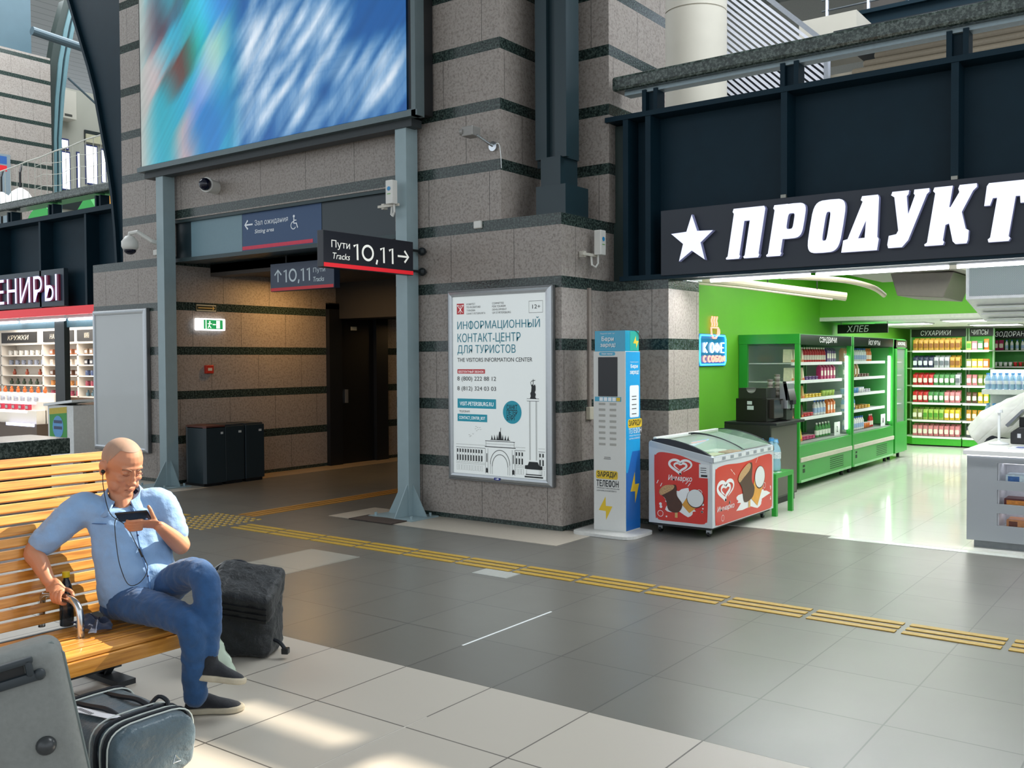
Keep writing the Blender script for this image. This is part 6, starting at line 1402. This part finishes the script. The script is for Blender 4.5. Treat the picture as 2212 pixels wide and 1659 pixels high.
def shoe(heel, toe, upv, ank, up2):
    heel, toe, upv = V(heel), V(toe), V(upv).normalized(); f = (toe - heel); Lg = f.length; f.normalize(); upv = (upv - f * upv.dot(f)).normalized(); s = f.cross(upv)
    o = B(); W = [(.0, .028, .05), (.06, .036, .075), (.2, .038, .088), (.4, .036, .085), (.58, .043, .062), (.78, .047, .045), (.93, .036, .032), (1.0, .016, .018)]
    loft(o, [(heel + f * Lg * t + upv * hh * .5, s * w_, upv * hh * .5) for t, w_, hh in W], 16)
    limb(o, [heel + f * Lg * .22 + upv * .05, V(ank), V(up2)], [.042, .045, .046])
    sh = organic(o.done('shoe', KNIT, man), .006, 4)
    o = B(Matrix(((f.x, s.x, upv.x, heel.x), (f.y, s.y, upv.y, heel.y), (f.z, s.z, upv.z, heel.z), (0, 0, 0, 1))))
    out = [(-.014, 0), (.0, .03), (.07 * Lg / .27, .04), (.42 * Lg, .04), (.6 * Lg, .047), (.78 * Lg, .052), (.93 * Lg, .042), (1.03 * Lg, .012), (1.03 * Lg, -.012), (.93 * Lg, -.042), (.78 * Lg, -.052), (.6 * Lg, -.047), (.42 * Lg, -.04), (.07 * Lg / .27, -.04), (.0, -.03)]
    q = [(p.x, p.y) for p in cat([V((a, c, 0)) for a, c in out], 4, True)]
    o.poly(q, .03, .022); o.done('sole', M('b3a994', .7, 0, 0, .08, 30), sh, bev=.008)
shoe((-4.0, 2.755, .012), (-3.815, 2.945, .012), (0, 0, 1), (-3.935, 2.775, .12), (-3.925, 2.77, .17))
shoe((-3.885, 2.75, .2), (-3.745, 2.905, .165), (-.25, -.1, 1), (-3.865, 2.79, .29), (-3.865, 2.79, .34))
# phone and earphones
ph = thing('smartphone', 'black smartphone held level in the seated mans left hand', 'phone', (-4.31, 2.69, .925))
u_ = V((.80, .59, .08)).normalized(); w_ = V((-.75, .2, .63)); w_ = (w_ - u_ * w_.dot(u_)).normalized(); v_ = w_.cross(u_)
PM = Matrix(((u_.x, v_.x, w_.x, -4.312), (u_.y, v_.y, w_.y, 2.69), (u_.z, v_.z, w_.z, .934), (0, 0, 0, 1)))
B(PM).box(-.08, -.037, 0, .08, .037, .009, .003).done('case', M('14161c', .3, 0, 0, 0), ph); B(PM).rect(-.075, -.033, .075, .033, .0095).done('screen', M('2a3444', .1, 0, .15, 0), ph); B(PM).disc(.06, .022, .006, .002, -.0005, 10).done('lens', CHROME, ph)
ear = thing('earphones', 'black wired earphones running from the mans ear down his shirt to the phone', 'earphones', (-4.45, 2.7, .9))
pt = HM @ V((-.086, .004, -.012))
b = B(); b.tube(cat([pt, pt + V((.02, -.01, -.08)), front(4.9, -.3, .03), front(4, .05, .03), front(3, .25, .03), front(2.2, .35, .035), front(1.6, .1, .035), front(1.5, -.2, .035), front(2.3, -.3, .04), front(3.1, -.25, .05), V((-4.385, 2.635, .9)), PM @ V((-.08, 0, .004))], 6), .0022, 5); b.done('cable', BLACK, ear)
B().ball(pt, .011, n=10).done('earbud', BLACK, ear); B().cyl(front(2.6, .3, .03), front(2.9, .27, .03), .005).done('inline_remote', BLACK, ear)
t = thing('drink_bottle', 'dark bottle with a yellow cap standing on the bench behind the mans forearm', 'bottle', (-4.6, 2.5, .39))
B().lathe([(.03, .393), (.033, .4), (.033, .5), (.031, .53), (.033, .56), (.02, .61), (.013, .625), (.013, .635)], (-4.6, 2.5, 0), 16).done('bottle_body', M('10202a', .08, 0, 0, 0, 30, 0, .85), t, True); B().cyl((-4.6, 2.5, .633), (-4.6, 2.5, .66), .018, n=14).done('cap', M('e2c21a', .4), t)
b = B(); b.grid(lambda u, v: V((-4.52 + .25 * u + .02 * math.sin(9 * v), 2.47 + .12 * v - .03 * u + .015 * math.sin(11 * u), .424 + .055 * (math.sin(math.pi * u) * math.sin(math.pi * v)) ** .5 * (.62 + .38 * math.sin(11 * u + 5 * v) * math.sin(9 * v - 6 * u)))), 30, 20)
o = tag(b.done('jacket', cloth('141d33', '20304e', .8), None, True), 'crumpled dark navy jacket lying on the bench beside the seated man', 'jacket'); fold(o, .05, .03)

# --- luggage
RV = V((.804, .594, 0)); DV = V((-.594, .804, 0))
def frame(o, roll=0, yaw=0):     # x along the picture plane, y away from the entrance side, z up
    m = Matrix(((RV.x, DV.x, 0, o[0]), (RV.y, DV.y, 0, o[1]), (0, 0, 1, o[2]), (0, 0, 0, 1)))
    return m @ Matrix.Rotation(yaw, 4, 'Z') @ Matrix.Rotation(roll, 4, 'Y')
SCM = frame((-3.4, 1.79, .012), -.18, .5)
sc = thing('suitcase', 'tall grey fabric suitcase with a moulded side handle and round stud in the left corner', 'suitcase', (-3.4, 1.85, 0))
SG = M('7f827f', .75, 0, 0, .06, 50, .15); SD_ = M('2b3338', .5, 0, 0, .03); TRIM = M('6a7472', .6)
B(SCM).box(-.14, 0, 0, .15, .2, .66, .06, 6).done('shell', SG, sc, 40)
b = B(SCM); b.tube([V(p) for p in [(-.136, .045, .05), (.148, .045, .05), (.148, .045, .6), (.12, .045, .648), (-.1, .045, .652), (-.138, .045, .61)]], .007, 6, True); b.done('piping', TRIM, sc)
b = B(SCM).box(-.125, -.02, .545, .06, .012, .58, .008).box(-.12, -.03, .57, -.095, .01, .635, .008).box(.02, -.03, .57, .045, .01, .635, .008).box(-.125, -.03, .615, .05, -.005, .64, .008).ball((.06, -.012, .565), .022, (1, .6, 1), 10).ball((-.12, -.012, .545), .022, (1, .6, 1), 10)
b.done('handle', SD_, sc, 40)
B(SCM).box(-.09, -.006, .58, .015, .004, .62).done('handle_recess', BLACK, sc)
B(SCM).lathe([(.035, 0), (.034, .008), (.026, .022), (.01, .03), (.002, .031)], n=18, m=Matrix.Translation((.03, 0, .3)) @ Matrix.Rotation(math.pi / 2, 4, 'X')).done('stud', M('35383a', .3), sc, True)
for x in (-.09, .1): B(SCM).cyl((x, .08, .01), (x, .12, .01), .025).done('wheel', BLACK, sc)
DUF = N('nylon'); DUF.set(Base_Color=DUF.mix(DUF.noise(8, 4, DUF.obj()), '445660', '586b75'), Roughness=.38, Sheen_Weight=.2); DUF.bump(DUF.noise(18, 4, DUF.obj(), .6), .5, .02); DUF = DUF.m
df = thing('duffel_bag', 'grey-blue nylon duffel bag with dark zips lying on the floor behind the suitcase', 'duffel bag', (-3.72, 2.23, 0))
b = B()
secs = []
for x, k in ((-4.0, .8), (-3.97, .95), (-3.85, 1), (-3.7, .94), (-3.58, .98), (-3.47, 1), (-3.44, .95), (-3.43, .86)):
    secs.append((x, k))
def dfp(i, j):
    x, k = secs[i]; a = 2 * math.pi * j / 28; c, s = math.cos(a), math.sin(a)
    return V((x, 2.235 + .19 * k * math.copysign(abs(c) ** .5, c), .13 + .128 * k * math.copysign(abs(s) ** .55, s)))
rg = [[b.bm.verts.new(dfp(i, j)) for j in range(28)] for i in range(len(secs))]
for p, q in zip(rg, rg[1:]):
    for k in range(28): b.bm.faces.new((p[k], p[(k + 1) % 28], q[(k + 1) % 28], q[k]))
b.bm.faces.new(rg[0][::-1]); b.bm.faces.new(rg[-1])
o = b.done('body', DUF, df, True); md = o.modifiers.new('u', 'SUBSURF'); md.levels = 2; md.render_levels = 2; fold(o, .07, .018)
ZIP = M('161c24', .6); PIPE_ = M('c9cfc9', .5)
def loop(x, off=.0, e=1.0, y0=0, y1=28): return [V((x, 2.235 + (.19 + off) * e * math.copysign(abs(math.cos(a)) ** .5, math.cos(a)), .13 + (.128 + off) * e * math.copysign(abs(math.sin(a)) ** .55, math.sin(a)))) for a in [2 * math.pi * j / 28 for j in range(y0, y1)]]
for x in (-3.5, -3.56, -3.93):
    b = B(); b.tube(loop(x, .004), .009, 6, True); b.done('zip_band', ZIP, df)
for x in (-3.475, -3.525, -3.6, -3.9): b = B(); b.tube(loop(x, .006), .0035, 6, True); b.done('piping', PIPE_, df)
for y in (2.16, 2.3):
    b = B(); b.tube(cat([V((-3.95, y, .245)), V((-3.8, y - .01, .262)), V((-3.68, y, .27)), V((-3.6, y + .01, .25)), V((-3.55, y, .235))], 5), .011, 6); b.done('strap', ZIP, df)
b = B(); b.tube(cat([V((-3.62, 2.32, .25)), V((-3.6, 2.35, .285)), V((-3.55, 2.36, .27)), V((-3.53, 2.34, .235))], 5), .009, 6); b.done('handle', ZIP, df)
b = B(); b.tube([V((-3.412, 2.3, .10)), V((-3.407, 2.285, .07)), V((-3.407, 2.32, .07))], .0035, 6, True); b.done('d_ring', CHROME, df)
o = B().poly([(-3.86, 2.07), (-3.6, 2.12), (-3.56, 2.17), (-3.84, 2.12)], .002, .262).done('paper_tag', M('e6e8ee', .5), df)
b = B()
for k in range(9): b.rect(-3.8 + .012 * k, 2.1, -3.794 + .012 * k, 2.118, .263)
b.done('barcode', INK, o)
# backpack beside the bench end
bp = thing('backpack', 'large black backpack standing on the floor at the end of the bench', 'backpack', (-4.55, 3.55, 0))
BM_ = frame((-4.53, 3.55, 0), 0, -.1)
BK = N('backpack_fabric'); BK.set(Base_Color=BK.mix(BK.noise(12, 4, BK.obj()), '0d1012', '1b2024'), Roughness=.55, Sheen_Weight=.1); BK.bump(BK.noise(16, 4, BK.obj(), .6), .6, .03); BK = BK.m
b = B(BM_).box(-.18, -.12, .0, .17, .15, .36, .06, 4).box(-.17, -.06, .2, .16, .16, .45, .06, 4)
organic(b.done('main_bag', BK, bp), .012, 5, .09, .03)
tm = BM_ @ Matrix.Translation((.01, -.1, .36)) @ Matrix.Rotation(.45, 4, 'X') @ Matrix.Rotation(.18, 4, 'Y')
b = B(tm).box(-.185, -.12, -.08, .19, .2, .1, .035, 4); organic(b.done('top_pocket', BK, bp), .011, 4, .07, .018)
b = B(tm)
for z in (-.06, -.02, .02): b.box(-.12, -.13, z, .17, -.118, z + .018)
b.done('webbing', M('0a0c0e', .7), bp)
b = B(BM_); b.tube(cat([V((-.14, .06, .46)), V((-.13, .04, .52)), V((-.04, .04, .52)), V((.0, .06, .46))], 5), .014, 8); b.done('grab_handle', ZIP, bp)
b = B(BM_); b.tube(cat([V((.17, -.05, .1)), V((.21, -.07, .09)), V((.24, -.08, .06))], 5), .011, 6); o = b.done('strap', ZIP, bp); B(BM_).box(.225, -.1, .03, .265, -.06, .065, .005).done('buckle', M('1a1c1e', .3), o)
b = B(BM_); b.tube(cat([V((-.17, -.06, .45)), V((-.19, -.02, .49)), V((-.15, .03, .52))], 5), .012, 6).ball((-.175, -.06, .455), .018, n=8); b.done('side_buckle', M('1a1c1e', .4), bp)
# plastic bag
t = thing('plastic_bag', 'pale green plastic shopping bag with a red print beside the mans foot', 'plastic bag', (-4.36, 3.2, 0)); pm = frame((-4.4, 3.22, 0))
PLB = M('cfe0cc', .3, 0, 0, .05, 12, 0, 1, .25)
b = B(pm); b.grid(lambda u, v: V(((-.1 + .2 * v * .4) * 0 + (.115 - .02 * v) * math.copysign(abs(math.cos(2 * math.pi * u)) ** .7, math.cos(2 * math.pi * u)) * (1 - .55 * v ** 2) - .05 * v, (.06 - .03 * v) * math.sin(2 * math.pi * u), .004 + .23 * v)), 30, 12, True)
o = b.done('bag', PLB, t, True); fold(o, .045, .035)
b = B(pm); b.grid(lambda u, v: V((-.085 + .1 * u - .03 * v, -.062 + .02 * v, .14 + .08 * v)), 6, 6); o = b.done('red_print', M('d2483a', .4), t, True); fold(o, .045, .02)

# --- cashier leaning over behind the counter
ca_ = thing('person', 'cashier in a white quilted jacket bending forward behind the sales counter', 'person', (-1.75, 10.9, 0))
QU = N('quilted_white'); q = QU.n('SeparateXYZ', i0=QU.obj()).outputs
QU.set(Base_Color='e9e9e4', Roughness=.5); QU.bump(QU.math('POWER', QU.math('ABSOLUTE', QU.math('SINE', QU.math('MULTIPLY', QU.math('SUBTRACT', q[2], q[0]), 20))), .4), .35, .02); QU = QU.m
hip = V((-1.9, 11.0, .95)); she = V((-1.32, 10.85, 1.28))
b = B()
limb(b, [hip, hip + V((.0, 0, -.1))], [.12, .12]); limb(b, [she, she + V((.14, -.05, .04)), she + V((.24, -.08, .03))], [.1, .06, .06])
b.ball(she + V((.33, -.12, .03)), 1, (.1, .08, .11)).ball(she + V((.4, -.15, -.01)), .02)
limb(b, [she + V((-.02, -.2, -.06)), V((-1.33, 10.62, 1.14)), V((-1.28, 10.56, 1.06))], [.045, .036, .028]); limb(b, [she + V((.0, .18, -.06)), V((-1.2, 10.86, 1.06)), V((-1.15, 10.7, 1.0))], [.045, .036, .028])
b.ball((-1.27, 10.53, 1.05), 1, (.035, .04, .02))
for k in range(4): limb(b, [V((-1.295 + .018 * k, 10.51, 1.05)), V((-1.295 + .02 * k, 10.475, 1.045)), V((-1.295 + .02 * k, 10.455, 1.025))], [.0095, .009, .008], 8, 3)
limb(b, [V((-1.3, 10.55, 1.04)), V((-1.325, 10.52, 1.035)), V((-1.33, 10.49, 1.025))], [.011, .01, .009], 8, 3)
organic(b.done('body', SKIN, ca_), .006, 3)
b = B(); b.ball(she + V((.31, -.09, .06)), 1, (.11, .1, .11)); b.done('hair', M('3a2a20', .7, 0, 0, .2, 60), ca_, True)
b = B(); loft(b, [(hip + V((-.16, .02, -.1)), V((.02, .2, 0)), V((.09, 0, -.12))), (hip + V((-.03, .01, .03)), V((.02, .23, 0)), V((.1, 0, -.15))), (hip + V((.2, -.03, .16)), V((.02, .22, 0)), V((.09, 0, -.15))), (hip + V((.42, -.1, .27)), V((.02, .22, 0)), V((.07, 0, -.15))), (she + V((.06, 0, .02)), V((.02, .17, 0)), V((.05, 0, -.12))), (she + V((.14, -.03, .04)), V((.01, .08, 0)), V((.03, 0, -.07)))], 22)
limb(b, [she + V((-.02, -.12, .0)), she + V((-.02, -.22, -.08)), V((-1.34, 10.66, 1.16))], [.1, .085, .075]); limb(b, [she + V((.0, .12, 0)), she + V((.02, .2, -.1))], [.1, .085])
organic(b.done('quilted_jacket', QU, ca_), .012, 5, .08, .02)
b = B()
for y in (10.92, 11.12): limb(b, [V((-1.92, y, .92)), V((-1.9, y, .5)), V((-1.92, y, .08))], [.1, .075, .05])
loft(b, [((-1.9, 11.02, .8), V((0, .18, 0)), V((.12, 0, 0))), ((-1.88, 11.02, .98), V((0, .17, 0)), V((.11, 0, 0)))], 16)
organic(b.done('trousers', cloth('1a1e26', '262c36'), ca_), .014, 4)
for y in (10.92, 11.12): B().box(-1.98, y - .045, 0, -1.72, y + .045, .09, .03, 3).done('shoe', BLACK, ca_)
